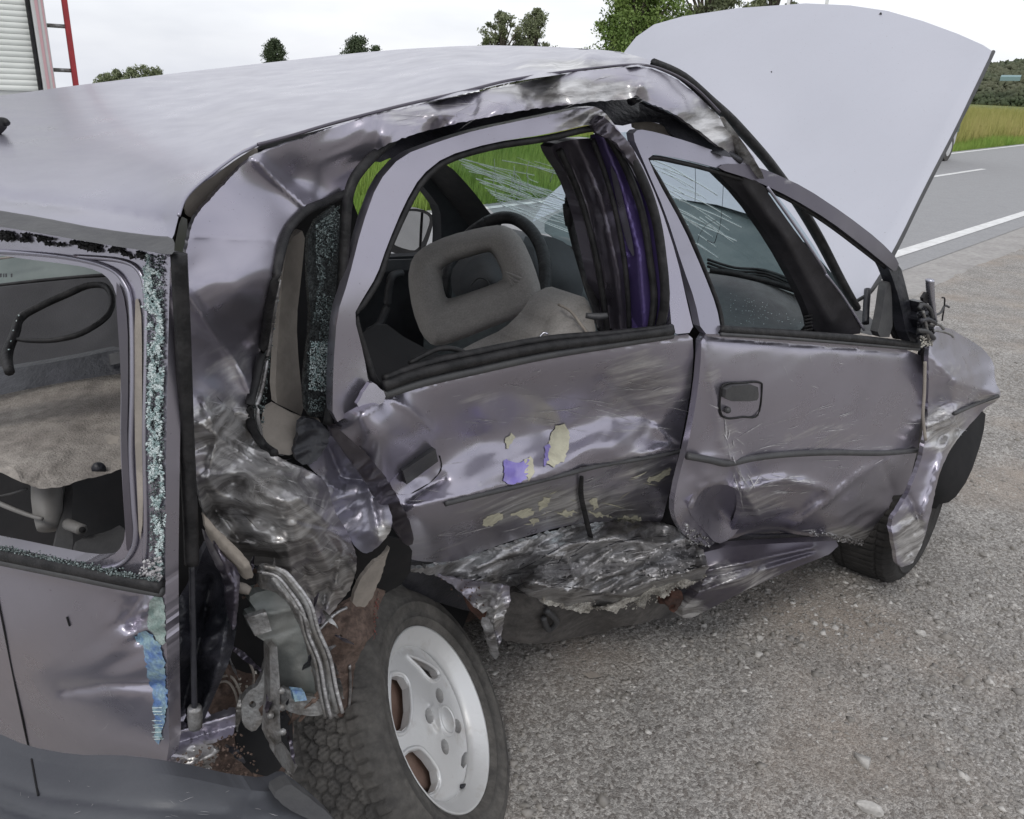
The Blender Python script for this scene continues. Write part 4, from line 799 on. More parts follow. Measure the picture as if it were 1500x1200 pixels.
panel('hinge_gap', Surf('side', [(1355, 520, .02), (1350, 650, .03), (1340, 560, .02)]), [(1346, 508), (1366, 508), (1364, 580), (1362, 640), (1350, 680), (1330, 725), (1318, 750), (1330, 700), (1344, 650), (1350, 590)], LINER, CAR, step=6)
tube('hinge_edge', at(np.array([1355., 1354, 1352, 1356]), np.array([530., 575, 610, 645]), np.array([2.07, 2.1, 2.12, 2.14])), .004, BEIGE, CAR)

# ---- sill and what is torn under the doors
slS = Surf('side', [(1030, 800, .13), (1195, 795, .06), (1100, 825, .045), (1010, 900, .14), (1185, 815, .045), (1110, 840, .06), (1100, 800, .10)], creases=[([(1030, 838), (1190, 803)], -.012, 5), ([(1020, 868), (1190, 812)], -.012, 5), ([(1015, 852), (1190, 808)], .012, 4)], crumple=[(1010, 880, 40, .02, 24)], scuff=[(1010, 900, 40, 24, .9), (1100, 850, 110, 40, .55)], seed=6)
panel('sill', slS, [(1022, 812), (1060, 802), (1120, 797), (1225, 792), (1228, 800), (1215, 812), (1150, 838), (1090, 866), (1012, 906), (1000, 905), (1000, 892), (1022, 870), (1034, 845)], DARKP, CAR, step=2.8, fl=.03, rag=.2, rnd=0)
panel('sill_top', Surf('side', [(1020, 790, .17), (1200, 785, .09), (1100, 805, .14)]), [(1000, 775), (1060, 785), (1200, 782), (1205, 800), (1100, 815), (1030, 835)], LINER, CAR, step=8)
cr1 = Surf('side', [(620, 830, .24), (740, 805, .25), (860, 775, .22), (975, 765, .16), (1010, 790, .12), (1036, 825, .10), (1030, 850, .13), (960, 868, .20), (890, 892, .26), (830, 885, .26), (745, 860, .28), (680, 850, .30), (880, 820, .18), (780, 835, .22), (960, 810, .13)],
           creases=[([(700, 830), (800, 800), (900, 790), (1000, 800)], -.03, 10), ([(720, 850), (820, 835), (930, 830), (1030, 815)], .028, 8), ([(760, 812), (830, 815), (845, 850)], -.02, 7), ([(990, 775), (1020, 800), (1035, 840)], -.02, 8), ([(800, 858), (900, 862), (1020, 836)], -.02, 7), ([(690, 852), (760, 848), (830, 866), (900, 870), (960, 852), (1034, 828)], -.06, 13)],
           crumple=[(760, 835, 80, .07, 36, 2.2, -14), (900, 825, 90, .075, 42, 2.0, -14), (1000, 810, 50, .05, 20, 1.5, 30), (880, 870, 90, .04, 16, 1.8, -10)], scuff=[(860, 840, 220, 60, 1)], seed=17)
cs = panel('crushed_sill', cr1, [(590, 836), (640, 828), (700, 815), (760, 795), (820, 778), (880, 768), (930, 765), (965, 768), (990, 772), (1010, 790), (1034, 812), (1038, 838), (1022, 852), (990, 852), (972, 868), (950, 866), (942, 880), (915, 872), (900, 888), (870, 892), (850, 884), (832, 890), (812, 884), (800, 892), (788, 878), (768, 868), (752, 856), (742, 870), (700, 858), (670, 846)], BARE, CAR, step=3.8, rag=2.2, rnd=1, fl=.012)
cr2 = Surf('side', [(790, 880, .235), (900, 870, .21), (960, 860, .17), (1030, 840, .11), (860, 900, .24), (950, 880, .19), (1020, 820, .10)], crumple=[(880, 880, 120, .045, 20, 1.6, -10), (980, 860, 70, .04, 18)], seed=19)
panel('torn_filler_edge', cr2, [(795, 872), (830, 866), (870, 872), (900, 862), (940, 866), (955, 850), (1000, 842), (1030, 826), (1040, 834), (1028, 852), (1004, 862), (990, 860), (975, 876), (955, 868), (945, 890), (925, 880), (905, 897), (880, 892), (850, 898), (820, 890), (800, 886)], FOAM, CAR, step=3, rag=3, rnd=0, fl=.015)
x, y = scatter_poly([(795, 868), (1030, 828), (1036, 846), (940, 892), (820, 894)], 420); bits('torn_bits', cr2.pts(x, y, .004), RNG.uniform(.001, .0035, 420), FOAM, cs)
x, y = scatter_poly([(935, 815), (990, 800), (1025, 815), (1000, 845), (940, 845)], 90); bits('torn_bits', cr1.pts(x, y, .004), RNG.uniform(.001, .003, 90), WHITEMARK, cs)
x, y = scatter_poly([(660, 840), (790, 800), (980, 775), (1000, 800), (800, 860)], 90); bits('torn_bits', cr1.pts(x, y, .004), RNG.uniform(.001, .003, 90), BARE, cs)
for q in ([(944, 822), (960, 806), (985, 800), (1000, 806), (1016, 800), (1022, 822), (1000, 838), (975, 836), (958, 846), (946, 840)], [(770, 838), (800, 826), (850, 822), (900, 826), (930, 820), (925, 834), (860, 840), (800, 848)], [(690, 838), (730, 822), (780, 812), (800, 816), (760, 830), (710, 846)], [(975, 782), (995, 776), (1008, 790), (1000, 800), (984, 796)]):
    panel('scraped_patch', cr1, q, SCRAPE, cs, lift=.003, fl=None, step=3, rag=3, rnd=0)
scratches(cs, cr1, [(680, 840), (840, 790), (1000, 780), (1030, 830), (880, 880), (760, 860)], 70, -10, (20, 90), .7, spread=16)
scratches(cs, cr1, [(680, 840), (840, 790), (1000, 780), (1030, 830), (880, 880), (760, 860)], 50, -12, (20, 90), 1.2, spread=12, mat=LINER, name='dark_scratch_marks')
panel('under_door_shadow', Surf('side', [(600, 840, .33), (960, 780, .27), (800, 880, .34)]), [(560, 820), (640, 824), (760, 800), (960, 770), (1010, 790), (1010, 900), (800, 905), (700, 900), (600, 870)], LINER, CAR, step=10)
tkS = Surf('side', [(745, 870, .32), (990, 860, .26), (740, 938, .36), (880, 925, .33), (1000, 905, .25), (860, 885, .24), (900, 900, .24), (780, 895, .28)], crumple=[(800, 900, 80, .012, 40), (900, 900, 120, .02, 60)], seed=3)
panel('underbody_shield', tkS, [(738, 865), (800, 875), (900, 872), (990, 860), (1004, 888), (992, 906), (966, 906), (940, 914), (905, 918), (880, 930), (850, 931), (815, 940), (775, 944), (745, 940), (730, 932), (735, 900)], UNDER, CAR, step=5, rag=1, fl=.2)
meshobj('underbody_hook', *tube_geo(spline(tkS.pts(np.array([800., 815, 806, 800, 796]), np.array([894., 910, 922, 918, 905]), .02), 5), .008, 8), TRIM, CAR)
panel('rusty_bracket', Surf('side', [(965, 860, .17), (1000, 870, .14), (980, 905, .18)], crumple=[(975, 880, 40, .02, 10)]), [(962, 872), (978, 866), (1000, 864), (1002, 878), (994, 892), (986, 898), (976, 886), (966, 882)], REDRUST, CAR, step=4, rag=2)
t1 = Surf('side', [(650, 850, .26), (740, 860, .20), (745, 930, .22), (705, 900, .24), (730, 1010, .26)], creases=[([(735, 860), (722, 905), (735, 960)], -.02, 6)], crumple=[(715, 900, 60, .03, 18)], scuff=[(720, 900, 40, 60, .8)], seed=9)
panel('torn_arch_sheet', t1, [(640, 842), (680, 850), (720, 856), (746, 860), (748, 880), (738, 905), (734, 940), (728, 958), (718, 940), (712, 915), (720, 890), (708, 900), (694, 888), (676, 868)], PAINT, CAR, step=4, rag=1.2, rnd=0)
panel('torn_arch_rust', Surf('side', [(690, 870, .27), (715, 880, .26), (715, 910, .27)]), [(680, 866), (700, 884), (722, 888), (714, 912), (700, 905), (686, 892)], REDRUST, CAR, step=5, rag=1)
panel('torn_arch_lip', Surf('side', [(705, 905, .20), (725, 960, .22), (735, 940, .19)], crumple=[(720, 930, 40, .015, 12)]), [(706, 906), (720, 908), (728, 940), (732, 962), (724, 968), (716, 945)], BARE, CAR, step=4, rag=1)
panel('arch_backing', Surf('side', [(560, 860, .62), (740, 860, .62), (640, 840, .62)]), [(540, 850), (560, 826), (640, 828), (720, 850), (740, 900), (735, 1000), (700, 960), (620, 900)], RUST, CAR, step=9)
scx, scy = scatter_poly([(640, 845), (700, 850), (712, 890), (680, 880)], 30); bits('torn_bits', t1.pts(scx, scy, .004), RNG.uniform(.001, .003, 30), RUST, CAR)

# ---- wheels
def wheel(C, ax, R=.29, nth=700, tread=True, mt=TYRE, hexes=True):
    ax = np.array(ax)/np.linalg.norm(ax); e1 = np.cross(ax, [0, 0, 1.]); e1 /= np.linalg.norm(e1); e2 = np.cross(ax, e1)
    W = empty('wheel', tuple(np.array([0, 0, 0.]))); W.parent = CAR; W.location = tuple(np.array(C)-np.array(CAR0))
    pr = [(.186, -.012), (.190, .000), (.196, .008), (.206, .0125), (.2065, .0135), (.209, .0135), (.2095, .0125), (.222, .017), (.236, .0195), (.2365, .0208), (.240, .0208), (.2405, .0192), (.250, .018), (.262, .0135), (.272, .007), (.279, 0.), (.284, -.006)]
    pr += [(.288+.0035*math.sin(math.pi*k/60), -.010-.152*k/60) for k in range(61)]
    pr += [(.284, -.166), (.276, -.176), (.255, -.19), (.225, -.192), (.19, -.175), (.186, -.165)]
    pr = np.array(pr); pr[:, 0] *= R/.29
    th = np.linspace(0, 2*np.pi, nth, endpoint=False); T, Sx = np.meshgrid(th, pr[:, 1], indexing='ij'); Rr = np.broadcast_to(pr[:, 0], T.shape).copy()
    if tread:
        cx = T*.29; cy = Sx+.086
        # hexagonal tread blocks in the middle, straight bars on the shoulders
        a = .031; gx = cx/a; gy = cy/(a*.75)
        best = np.full(T.shape, 9.); sec = np.full(T.shape, 9.)
        for i in (-1, 0, 1):
            for j in (-1, 0, 1):
                jy = np.round(gy)+j; ix = np.round(gx-.5*(jy % 2))+i+.5*(jy % 2); jx_ = np.sin(ix*12.9+jy*78.2)*43758.5; jx_ = (jx_-np.floor(jx_)-.5)*.42; jy_ = np.sin(ix*39.3+jy*11.1)*24634.6; jy_ = (jy_-np.floor(jy_)-.5)*.42
                dd = np.hypot((gx-ix-jx_)*1.0, (gy-jy-jy_)*.86); nb = dd < best; sec = np.where(nb, best, np.minimum(sec, dd)); best = np.where(nb, dd, best)
        hexg = np.clip((.17-(sec-best))/.06, 0, 1)
        mid = np.abs(cy) < .050; bar = np.clip(1-np.abs(((cx/.026) % 1)-.5)/.14, 0, 1)**.5; rib = np.clip(1-np.abs(np.abs(cy)-.052)/.005, 0, 1)
        sipe = np.clip(1-np.abs(((cx/.0095+cy*30) % 1)-.5)/.16, 0, 1)*.5
        intread = (Sx < -.006) & (Sx > -.168)
        g = np.where(mid & hexes, np.maximum(hexg, sipe), bar); g = np.maximum(g, rib)
        Rr = Rr-.0085*g*intread
        sh = (Sx >= -.006) & (Rr > .262); Rr = Rr-.003*bar*sh
    Sx = Sx+.0012*(fbm(T*30, Rr*60, 3)-.5)
    V = (e1*np.cos(T)[..., None]+e2*np.sin(T)[..., None])*Rr[..., None]+ax*Sx[..., None]
    n, m_ = T.shape; i = np.arange(n)[:, None]; j = np.arange(m_-1)[None]; f = np.stack([i*m_+j, i*m_+j+1, ((i+1) % n)*m_+j+1, ((i+1) % n)*m_+j], -1).reshape(-1, 4)
    o = meshobj('tyre', V.reshape(-1, 3), f.astype(np.int32), mt, W, local=True); return W, ax, e1, e2
def lathe(name, C, ax, e1, e2, prof, mat, parent, n=64):
    V = []; Fc = []; m_ = len(prof)
    for i in range(n):
        t = 2*math.pi*i/n
        for r, s in prof: V.append(np.array(C)+(e1*math.cos(t)+e2*math.sin(t))*r+ax*s)
    for i in range(n):
        for j in range(m_-1): Fc.append((i*m_+j, i*m_+j+1, ((i+1) % n)*m_+j+1, ((i+1) % n)*m_+j))
    return meshobj(name, V, Fc, mat, parent)
WC = np.array([-.1175, 1.3652, .2166]); WAX = np.array([.84426, -.09313, .52778])
W1, ax, e1, e2 = wheel(WC, WAX)
rim = lathe('rim', WC, ax, e1, e2, [(.183, -.02), (.190, -.002), (.1915, .002), (.190, .005), (.186, .0035), (.176, -.008), (.166, -.014), (.160, -.022), (.158, -.034), (.156, -.10), (.165, -.165)], RIMM, W1, 96)
def facez(r): return np.interp(r, [0, .028, .03, .04, .07, .12, .15, .162], [-.006, -.007, -.012, -.014, -.018, -.024, -.028, -.034])
def rimfn(lift=0., zf=facez):
    def fn(x, y):
        d = rays(x, y); x = WC+ax*(-.02); t = ((x-O3)@ax)/(d@ax); P = O3+d*t[..., None]
        for _ in range(2):
            r = np.linalg.norm(np.cross(P-WC, ax), axis=1); t = ((WC-O3)@ax+zf(r)+lift)/(d@ax); P = O3+d*t[..., None]
        return P
    return fn
# outline of the spider = circle of radius .160 seen in the wheel plane
tt = np.linspace(0, 2*np.pi, 72, endpoint=False); Pc = WC+(e1*np.cos(tt)[:, None]+e2*np.sin(tt)[:, None])*.1605+ax*(-.034)
dd = Pc-O3; wz = dd@FW; outl = list(zip(750+F*(dd@RT)/wz, 600-F*(dd@UP)/wz))
HA = [(572, 993), (580, 990), (591, 993), (599, 1007), (601, 1040), (597, 1063), (588, 1071), (577, 1070), (573, 1050), (571, 1020)]
HB = [(591, 1110), (600, 1101), (615, 1098), (627, 1110), (639, 1127), (642, 1145), (637, 1158), (626, 1164), (611, 1152), (599, 1133)]
HC = [(597, 961), (612, 966), (627, 973), (638, 981), (642, 990), (636, 997), (627, 994), (615, 979), (604, 969)]
HD = [(675, 1121), (676, 1110), (681, 1101), (686, 1102), (684, 1118), (679, 1126)]
HE = [(664, 1000), (671, 1006), (680, 1028), (684, 1046), (679, 1046), (671, 1026)]
LUG = [(644, 1019, 5.4, 11.5), (629, 1049, 6, 12), (670, 1064, 5.6, 11), (652, 1094, 5.6, 12)]
def ell(cx, cy, rx, ry, n=14, tilt=-.2): return [(cx+rx*math.cos(a)*math.cos(tilt)-ry*math.sin(a)*math.sin(tilt), cy+rx*math.cos(a)*math.sin(tilt)+ry*math.sin(a)*math.cos(tilt)) for a in [2*math.pi*i/n for i in range(n)]]
sp = sheet('spokes', outl, rimfn(), RIMM, rim, holes=[HA, HB, HC, HD]+[ell(*l_) for l_ in LUG], step=3, flange=-ax*.017, rnd=0)
for H_ in (HA, HB, HC):                                  # raised rounded lips round the openings
    p = np.array(chaikin(H_, k=2)); c = p.mean(0); q = c+(p-c)*1.13
    tube('lip', rimfn(.000)(q[:, 0], q[:, 1]), .0046, RIMM, rim, k=2, closed=True)
for l_ in LUG:
    q = np.array(ell(*l_)); P = rimfn(-.018)(q[:, 0], q[:, 1]); meshobj('wheel_bolt', np.vstack([P, P.mean(0)+ax*.006]), [(i, (i+1) % len(P), len(P)) for i in range(len(P))], STEEL, rim)
cc = rimfn(.0)(np.array([651.]), np.array([1056.]))[0]; ccu = cc+ax*.001
cap = lathe('centre_cap', ccu, ax, e1, e2, [(.0001, .008), (.024, .0075), (.0262, .006), (.027, .008), (.0305, .008), (.0322, .004), (.033, -.006)], RIMM, rim, 40)
for k in range(6):                                       # raised, worn letters on the cap
    b_ = ccu+ax*.0068-e1*(-.0135+.0054*k)+e2*0; hh = .0055
    v_, f_ = boxes_geo([(b_, (.0013 if k % 2 else .0017, hh, .0006), np.array([e1, e2, ax]).T)]); meshobj('cap_lettering', v_, f_, STEEL, rim, smooth=False)
lathe('brake_drum', WC, ax, e1, e2, [(.001, -.05), (.125, -.052), (.13, -.058), (.132, -.11), (.15, -.12), (.156, -.16)], material('rusty brake drum', (.16, .095, .07), .75, noise=(.35, .65), col2=(.26, .18, .14), nscale=10, bump=.3), W1, 60)
vz = rimfn(.004)(np.array([676., 684, 690, 697]), np.array([1152., 1150, 1148, 1142])); meshobj('balance_weight', *tube_geo(spline(vz, 4), .0045, 8), LINER, rim)
# the mudguard dust side and the rear view of the tyre stay plain; front wheel turned outwards
c2 = uvw(1.85, .06, .245); ya = math.radians(-41); W2, a2, f1, f2 = wheel(c2, (math.cos(ya), math.sin(ya), .05), R=.29, nth=420, hexes=False, mt=material('shaded front tyre rubber', (.022, .021, .020), .85, col2=(.045, .042, .04), nscale=9, bump=.3))  # front rubber is less dusty and darkened for shade under the wing
lathe('rim', c2, a2, f1, f2, [(.186, -.02), (.19, 0), (.165, -.015), (.15, -.03), (.05, -.02), (.001, -.02)], LINER, W2, 40)

# ---- torn metal, lamp housing and rust between tailgate and rear wheel
lnS = Surf('t', [(250, 900, 1.06), (330, 830, 1.08), (345, 930, 1.10), (250, 1060, 1.10), (300, 1000, 1.13), (290, 860, 1.12), (240, 960, 1.05), (320, 980, 1.08)], creases=[([(325, 815), (340, 870), (325, 960), (290, 1060)], -.03, 8), ([(310, 850), (290, 950), (262, 1060)], .03, 8), ([(345, 850), (342, 930)], .02, 7), ([(275, 880), (256, 980)], -.02, 8)], crumple=[(300, 930, 80, .03, 30)], seed=44)
panel('crumpled_liner', lnS, [(240, 935), (262, 890), (285, 850), (300, 800), (316, 792), (330, 806), (346, 850), (350, 900), (340, 960), (318, 1010), (296, 1062), (262, 1075), (242, 1080)], LINER, CAR, step=4.5, fl=.012)
panel('crumpled_liner', Surf('t', [(300, 790, 1.02), (340, 850, 1.04), (320, 860, 1.06), (350, 900, 1.06)], creases=[([(312, 790), (345, 860), (340, 940)], -.02, 5)], crumple=[(330, 860, 50, .02, 20)], seed=4), [(296, 776), (310, 786), (330, 816), (352, 836), (350, 880), (344, 930), (334, 900), (330, 850), (312, 820)], DARKP, CAR, step=4, rag=.7)
panel('folded_wing_edge', Surf('t', [(300, 770, .985), (370, 830, 1.02), (340, 790, .99)], creases=[([(300, 768), (360, 832)], -.012, 6)]), [(296, 748), (312, 770), (340, 795), (368, 826), (372, 846), (358, 850), (338, 822), (306, 792)], BEIGE, CAR, step=4, rag=.8)
panel('boot_side_rust', Surf('t', [(250, 1000, 1.30), (460, 900, 1.36), (420, 1150, 1.30), (250, 1170, 1.22)], crumple=[(340, 1050, 120, .05, 40)], seed=51), [(240, 880), (340, 830), (420, 850), (430, 960), (420, 1040), (432, 1060), (424, 1110), (400, 1180), (320, 1170), (240, 1150)], RUST, CAR, step=8)
panel('boot_dark_hole', Surf('t', [(340, 860, 1.22), (430, 900, 1.24), (380, 980, 1.24)]), [(330, 830), (420, 830), (440, 900), (400, 990), (350, 985), (320, 960)], BLACK, CAR, step=9)
panel('boot_dark_hole', Surf('t', [(340, 1060, 1.20), (440, 1060, 1.25), (400, 1160, 1.18)]), [(350, 1040), (400, 1050), (428, 1046), (430, 1100), (400, 1140), (360, 1130), (345, 1090)], BLACK, CAR, step=9)
panel('boot_corner_panel', Surf('t', [(250, 1060, 1.12), (350, 1040, 1.16), (250, 1120, 1.09), (330, 1110, 1.12)], creases=[([(250, 1090), (348, 1062)], .015, 5), ([(250, 1075), (350, 1046)], -.012, 5)], crumple=[(290, 1110, 60, .02, 20)], scuff=[(310, 1110, 60, 30, 1)], seed=8), [(244, 1050), (272, 1040), (284, 1020), (292, 1010), (300, 1035), (312, 1052), (346, 1040), (350, 1050), (340, 1078), (300, 1092), (322, 1100), (310, 1126), (286, 1130), (262, 1132), (246, 1128)], PAINT, CAR, step=4, rag=1.4, rnd=0)
x, y = scatter_poly([(250, 1110), (350, 1070), (400, 1150), (300, 1140)], 110); bits('rust_flakes', Surf('t', [(250, 1110, 1.08), (350, 1070, 1.13), (400, 1150, 1.14)]).pts(x, y), RNG.uniform(.001, .003, 110), RUST, CAR)
x, y = scatter_poly([(330, 1000), (380, 960), (400, 1060), (340, 1040)], 30); bits('rust_flakes', Surf('t', [(250, 1110, 1.18), (350, 1070, 1.2), (400, 1150, 1.2)]).pts(x, y), RNG.uniform(.001, .003, 30), FOAM, CAR)
for pts in ([(305, 1000), (335, 990), (350, 1010), (356, 1040)], [(300, 1010), (330, 998), (345, 1016), (350, 1050)], [(360, 960), (372, 990), (366, 1030), (378, 1056)]):
    p = np.array(pts, float); tube('wire', at(p[:, 0], p[:, 1], np.full(len(p), 1.19)), .0018, BEIGE, CAR)
lbS = Surf('t', [(370, 880, 1.10), (440, 880, 1.13), (420, 1030, 1.16), (490, 1040, 1.14), (400, 940, 1.12)], creases=[([(366, 905), (432, 892)], -.012, 6)], crumple=[(420, 950, 60, .008, 30)], seed=6)
GREYGREEN = material('grey green lamp housing', (.13, .145, .14), .5, .3, col2=(.20, .205, .195), nscale=14, bump=.2)
lb = panel('lamp_housing', lbS, [(362, 876), (380, 866), (420, 862), (440, 880), (460, 930), (474, 980), (486, 1030), (470, 1044), (430, 1034), (412, 1006), (404, 970), (396, 945), (372, 930), (362, 905), (378, 898)], GREYGREEN, CAR, step=4.5, fl=.02)
panel('housing_tab', lbS, [(360, 906), (390, 896), (398, 924), (374, 932)], STEEL, lb, lift=.012, rnd=0, step=5)
p_out = [(386, 832), (408, 838), (432, 858), (448, 888), (462, 925), (474, 965), (486, 1010), (494, 1046)]
for j, (dx, r_, mt) in enumerate(((0, .0036, STEEL), (-9, .003, BARE), (8, .0026, BARE), (-17, .0025, STEEL))):
    p = np.array(p_out, float); p[:, 0] += dx*np.linspace(.5, 1, len(p)); p[:, 1] += (6 if dx < 0 else -2)
    p[:, 0] += np.array([0, 3, -3, 2, -2, 3, -1, 0])*.9; tube('bent_channel_edge', at(p[:, 0], p[:, 1], np.interp(p[:, 1], [830, 1050], [1.075, 1.125])), r_, mt, CAR)
panel('bent_channel', Surf('t', [(390, 840, 1.08), (440, 880, 1.09), (490, 1040, 1.135), (470, 1000, 1.13)], creases=[([(400, 850), (450, 910), (484, 1030)], -.014, 4)]), [(380, 834), (390, 828), (412, 836), (440, 862), (460, 905), (478, 960), (494, 1020), (496, 1048), (484, 1054), (470, 1040), (462, 990), (446, 930), (424, 884), (400, 866), (378, 862)], STEEL, CAR, step=4, rag=.6)
shr = random.Random(12)
for k in range(34):                                     # torn strips and shards hanging in the opening
    cx, cy = shr.choice([(shr.uniform(290, 350), shr.uniform(1080, 1130)), (shr.uniform(340, 400), shr.uniform(830, 870)), (shr.uniform(400, 480), shr.uniform(1000, 1060)), (shr.uniform(300, 400), shr.uniform(960, 1080)), (shr.uniform(440, 510), shr.uniform(880, 1040)), (shr.uniform(340, 430), shr.uniform(1080, 1150))])
    a_ = shr.uniform(0, 3.1); l_ = shr.uniform(8, 34); w_ = shr.uniform(2, 8); nn_ = 6; q = []
    for sgn in (1, -1):
        for i_ in range(nn_):
            f_ = (i_/(nn_-1)-.5)*sgn; ww = w_*(1-abs(f_)*1.6)*sgn*shr.uniform(.5, 1.3); q.append((cx+math.cos(a_)*f_*l_*2-math.sin(a_)*ww, cy+math.sin(a_)*f_*l_*2+math.cos(a_)*ww))
    t0 = 1.135+shr.uniform(-.02, .03)+(cx > 440)*.01; sf = Surf('t', [(cx-20, cy, t0+shr.uniform(-.015, .015)), (cx+20, cy, t0+shr.uniform(-.015, .015)), (cx, cy+20, t0+shr.uniform(-.02, .02))], crumple=[(cx, cy, 60, .02, 14)], seed=k)
    panel('torn_strip', sf, q, shr.choice([BARE, RUST, STEEL, RUST, DARKP, LINER]), CAR, step=4, rag=.8, rnd=0, fl=.002)
p = np.array([(398, 958), (402, 1000), (402, 1040), (406, 1085)], float); panel('hanging_bracket', Surf('t', [(400, 950, 1.10), (400, 1090, 1.12), (415, 1000, 1.10)]), [(395, 950), (406, 948), (410, 1000), (410, 1050), (412, 1086), (398, 1094), (392, 1080), (396, 1020)], STEEL, CAR, step=4, fl=.02, rnd=0)
panel('hanging_bracket', Surf('t', [(405, 1080, 1.12), (430, 1130, 1.14), (415, 1110, 1.12)]), [(402, 1092), (412, 1088), (424, 1102), (436, 1122), (430, 1134), (414, 1124), (404, 1108)], STEEL, CAR, step=4, fl=.02, rnd=0)
for (x0, y0) in ((412, 1012), (413, 1036), (396, 1048), (414, 1072)):
    q = at(np.array([x0, x0+1.]), np.array([y0, y0+1.]), np.array([1.09, 1.115])); meshobj('bolt', *tube_geo(q, .0045, 8), STEEL, CAR)
panel('mount_plate', Surf('t', [(350, 1020, 1.15), (390, 1030, 1.16), (370, 1070, 1.16)]), [(352, 1030), (364, 1012), (380, 1004), (392, 960), (398, 970), (394, 1020), (386, 1056), (372, 1074), (356, 1064)], STEEL, CAR, holes=[ell(370, 1032, 5, 5, tilt=0)], step=4)
panel('lamp_bulb_plate', Surf('t', [(430, 1020, 1.13), (470, 1050, 1.14), (450, 1000, 1.13)]), [(412, 1006), (440, 1018), (468, 1022), (480, 1044), (462, 1050), (430, 1046), (412, 1036)], STEEL, CAR, step=5)
panel('blue_connector', Surf('t', [(430, 1020, 1.122), (450, 1030, 1.122), (440, 1010, 1.122)]), [(428, 1012), (446, 1014), (450, 1026), (432, 1028)], BLUEP, CAR, step=5, fl=.01, rnd=0)
q = at(np.array([344., 356, 366]), np.array([858., 862, 866]), np.array([1.07]*3)); tube('plug', q, [.006, .0075, .005], BEIGE, CAR)
whS = Surf('side', [(470, 900, .10), (560, 860, .14), (480, 1040, .10), (545, 1000, .12), (520, 940, .07)], crumple=[(510, 950, 70, .02, 30)], seed=61)
wh = panel('wheel_housing', whS, [(462, 922), (490, 895), (512, 880), (545, 862), (570, 842), (578, 848), (562, 870), (552, 900), (548, 930), (530, 950), (520, 975), (516, 1010), (514, 1042), (500, 1052), (486, 1050), (476, 1010), (466, 960)], RUST, CAR, step=4.5, rag=1.2, holes=[ell(499, 934, 3, 5, 8)])
for pts in ([(466, 924), (490, 900), (508, 890)], [(480, 950), (484, 970), (488, 1000), (494, 1040)], [(512, 975), (513, 1010), (511, 1040)]): stube('torn_edge', whS, pts, .0028, BARE, wh)
x, y = scatter_poly([(548, 890), (556, 860), (552, 930), (546, 940)], 36); bits('red_paint_flakes', whS.pts(x, y, .003), RNG.uniform(.0006, .0018, 36), material('red paint flakes', (.22, .07, .06), .6), wh)
# inner arch above/behind the wheel
panel('inner_arch', Surf('t', [(450, 1050, 1.95), (560, 850, 2.1), (480, 1200, 1.9)]), [(400, 1040), (440, 940), (560, 840), (640, 836), (700, 860), (650, 1000), (560, 1200), (400, 1230)], BLACK, CAR, step=14)

# ---- bumper
bpS = Surf('t', [(-60, 1095, 1.16), (0, 1100, 1.14), (120, 1140, 1.07), (250, 1130, 1.05), (420, 1165, 1.09), (0, 1220, 1.02), (200, 1240, .97), (480, 1220, 1.04), (-60, 1240, 1.05), (300, 1190, 1.02)], creases=[([(-60, 1120), (60, 1165), (200, 1182), (330, 1192)], .006, 7), ([(-60, 1160), (60, 1200), (200, 1222)], .012, 9), ([(370, 1158), (350, 1215)], -.006, 8)], crumple=[(400, 1180, 60, .006, 26)], seed=71)
bp = panel('bumper', bpS, [(-60, 1070), (0, 1092), (46, 1113), (118, 1127), (180, 1127), (230, 1132), (290, 1142), (350, 1156), (400, 1161), (424, 1148), (442, 1162), (470, 1184), (500, 1215), (520, 1260), (-60, 1260)], BUMPER, CAR, step=6, fl=.03)
scratches(bp, bpS, [(200, 1150), (420, 1165), (460, 1200), (250, 1200)], 16, 8, (6, 24), .35, spread=20)
scratches(bp, bpS, [(0, 1110), (200, 1140), (200, 1200), (0, 1180)], 8, 5, (4, 12), .35, spread=60)
panel('bumper_end', Surf('t', [(424, 1150, 1.085), (490, 1210, 1.05), (400, 1180, 1.06)]), [(398, 1164), (424, 1147), (444, 1162), (480, 1190), (500, 1215), (450, 1200), (420, 1184)], TRIM, CAR, step=5, fl=.02, rag=.5)

# ---- tailgate
tgS = Surf('tail', [(250, 365, -.0), (0, 340, .0), (-60, 335, .0), (245, 700, -.045), (242, 860, -.055), (245, 1000, -.055), (248, 1118, -.045), (120, 1124, -.03), (0, 1092, .0), (120, 860, -.075), (0, 835, -.06), (-60, 825, -.05), (100, 1000, -.062), (180, 920, -.07), (-60, 1070, .0), (210, 500, -.02)],
           creases=[([(0, 828), (100, 848), (205, 872)], -.006, 9), ([(95, 1012), (160, 1002), (235, 1004)], .012, 10), ([(205, 880), (190, 905), (205, 935)], .010, 8)], crumple=[(215, 900, 40, .014, 24), (180, 1000, 80, .006, 50)], scuff=[(225, 900, 14, 50, .5)], seed=81)
WIN = [(-70, 372), (0, 374), (40, 380), (90, 386), (130, 392), (155, 403), (169, 424), (177, 470), (177, 560), (176, 650), (181, 740), (184, 786), (174, 808), (150, 822), (118, 824), (60, 812), (0, 799), (-70, 785)]
tg = panel('tailgate', tgS, [(-70, 322), (0, 332), (60, 342), (150, 357), (240, 372), (249, 378), (248, 440), (245, 560), (243, 700), (242, 860), (245, 980), (249, 1118), (225, 1121), (160, 1128), (118, 1127), (46, 1112), (0, 1090), (-70, 1062)], PAINT, CAR, holes=[WIN], step=5.5, fl=.02)
grS = Surf('tail', [(250, 365, -.004), (0, 340, -.004), (240, 850, -.064), (190, 800, -.05), (200, 450, -.014), (0, 800, -.07)])
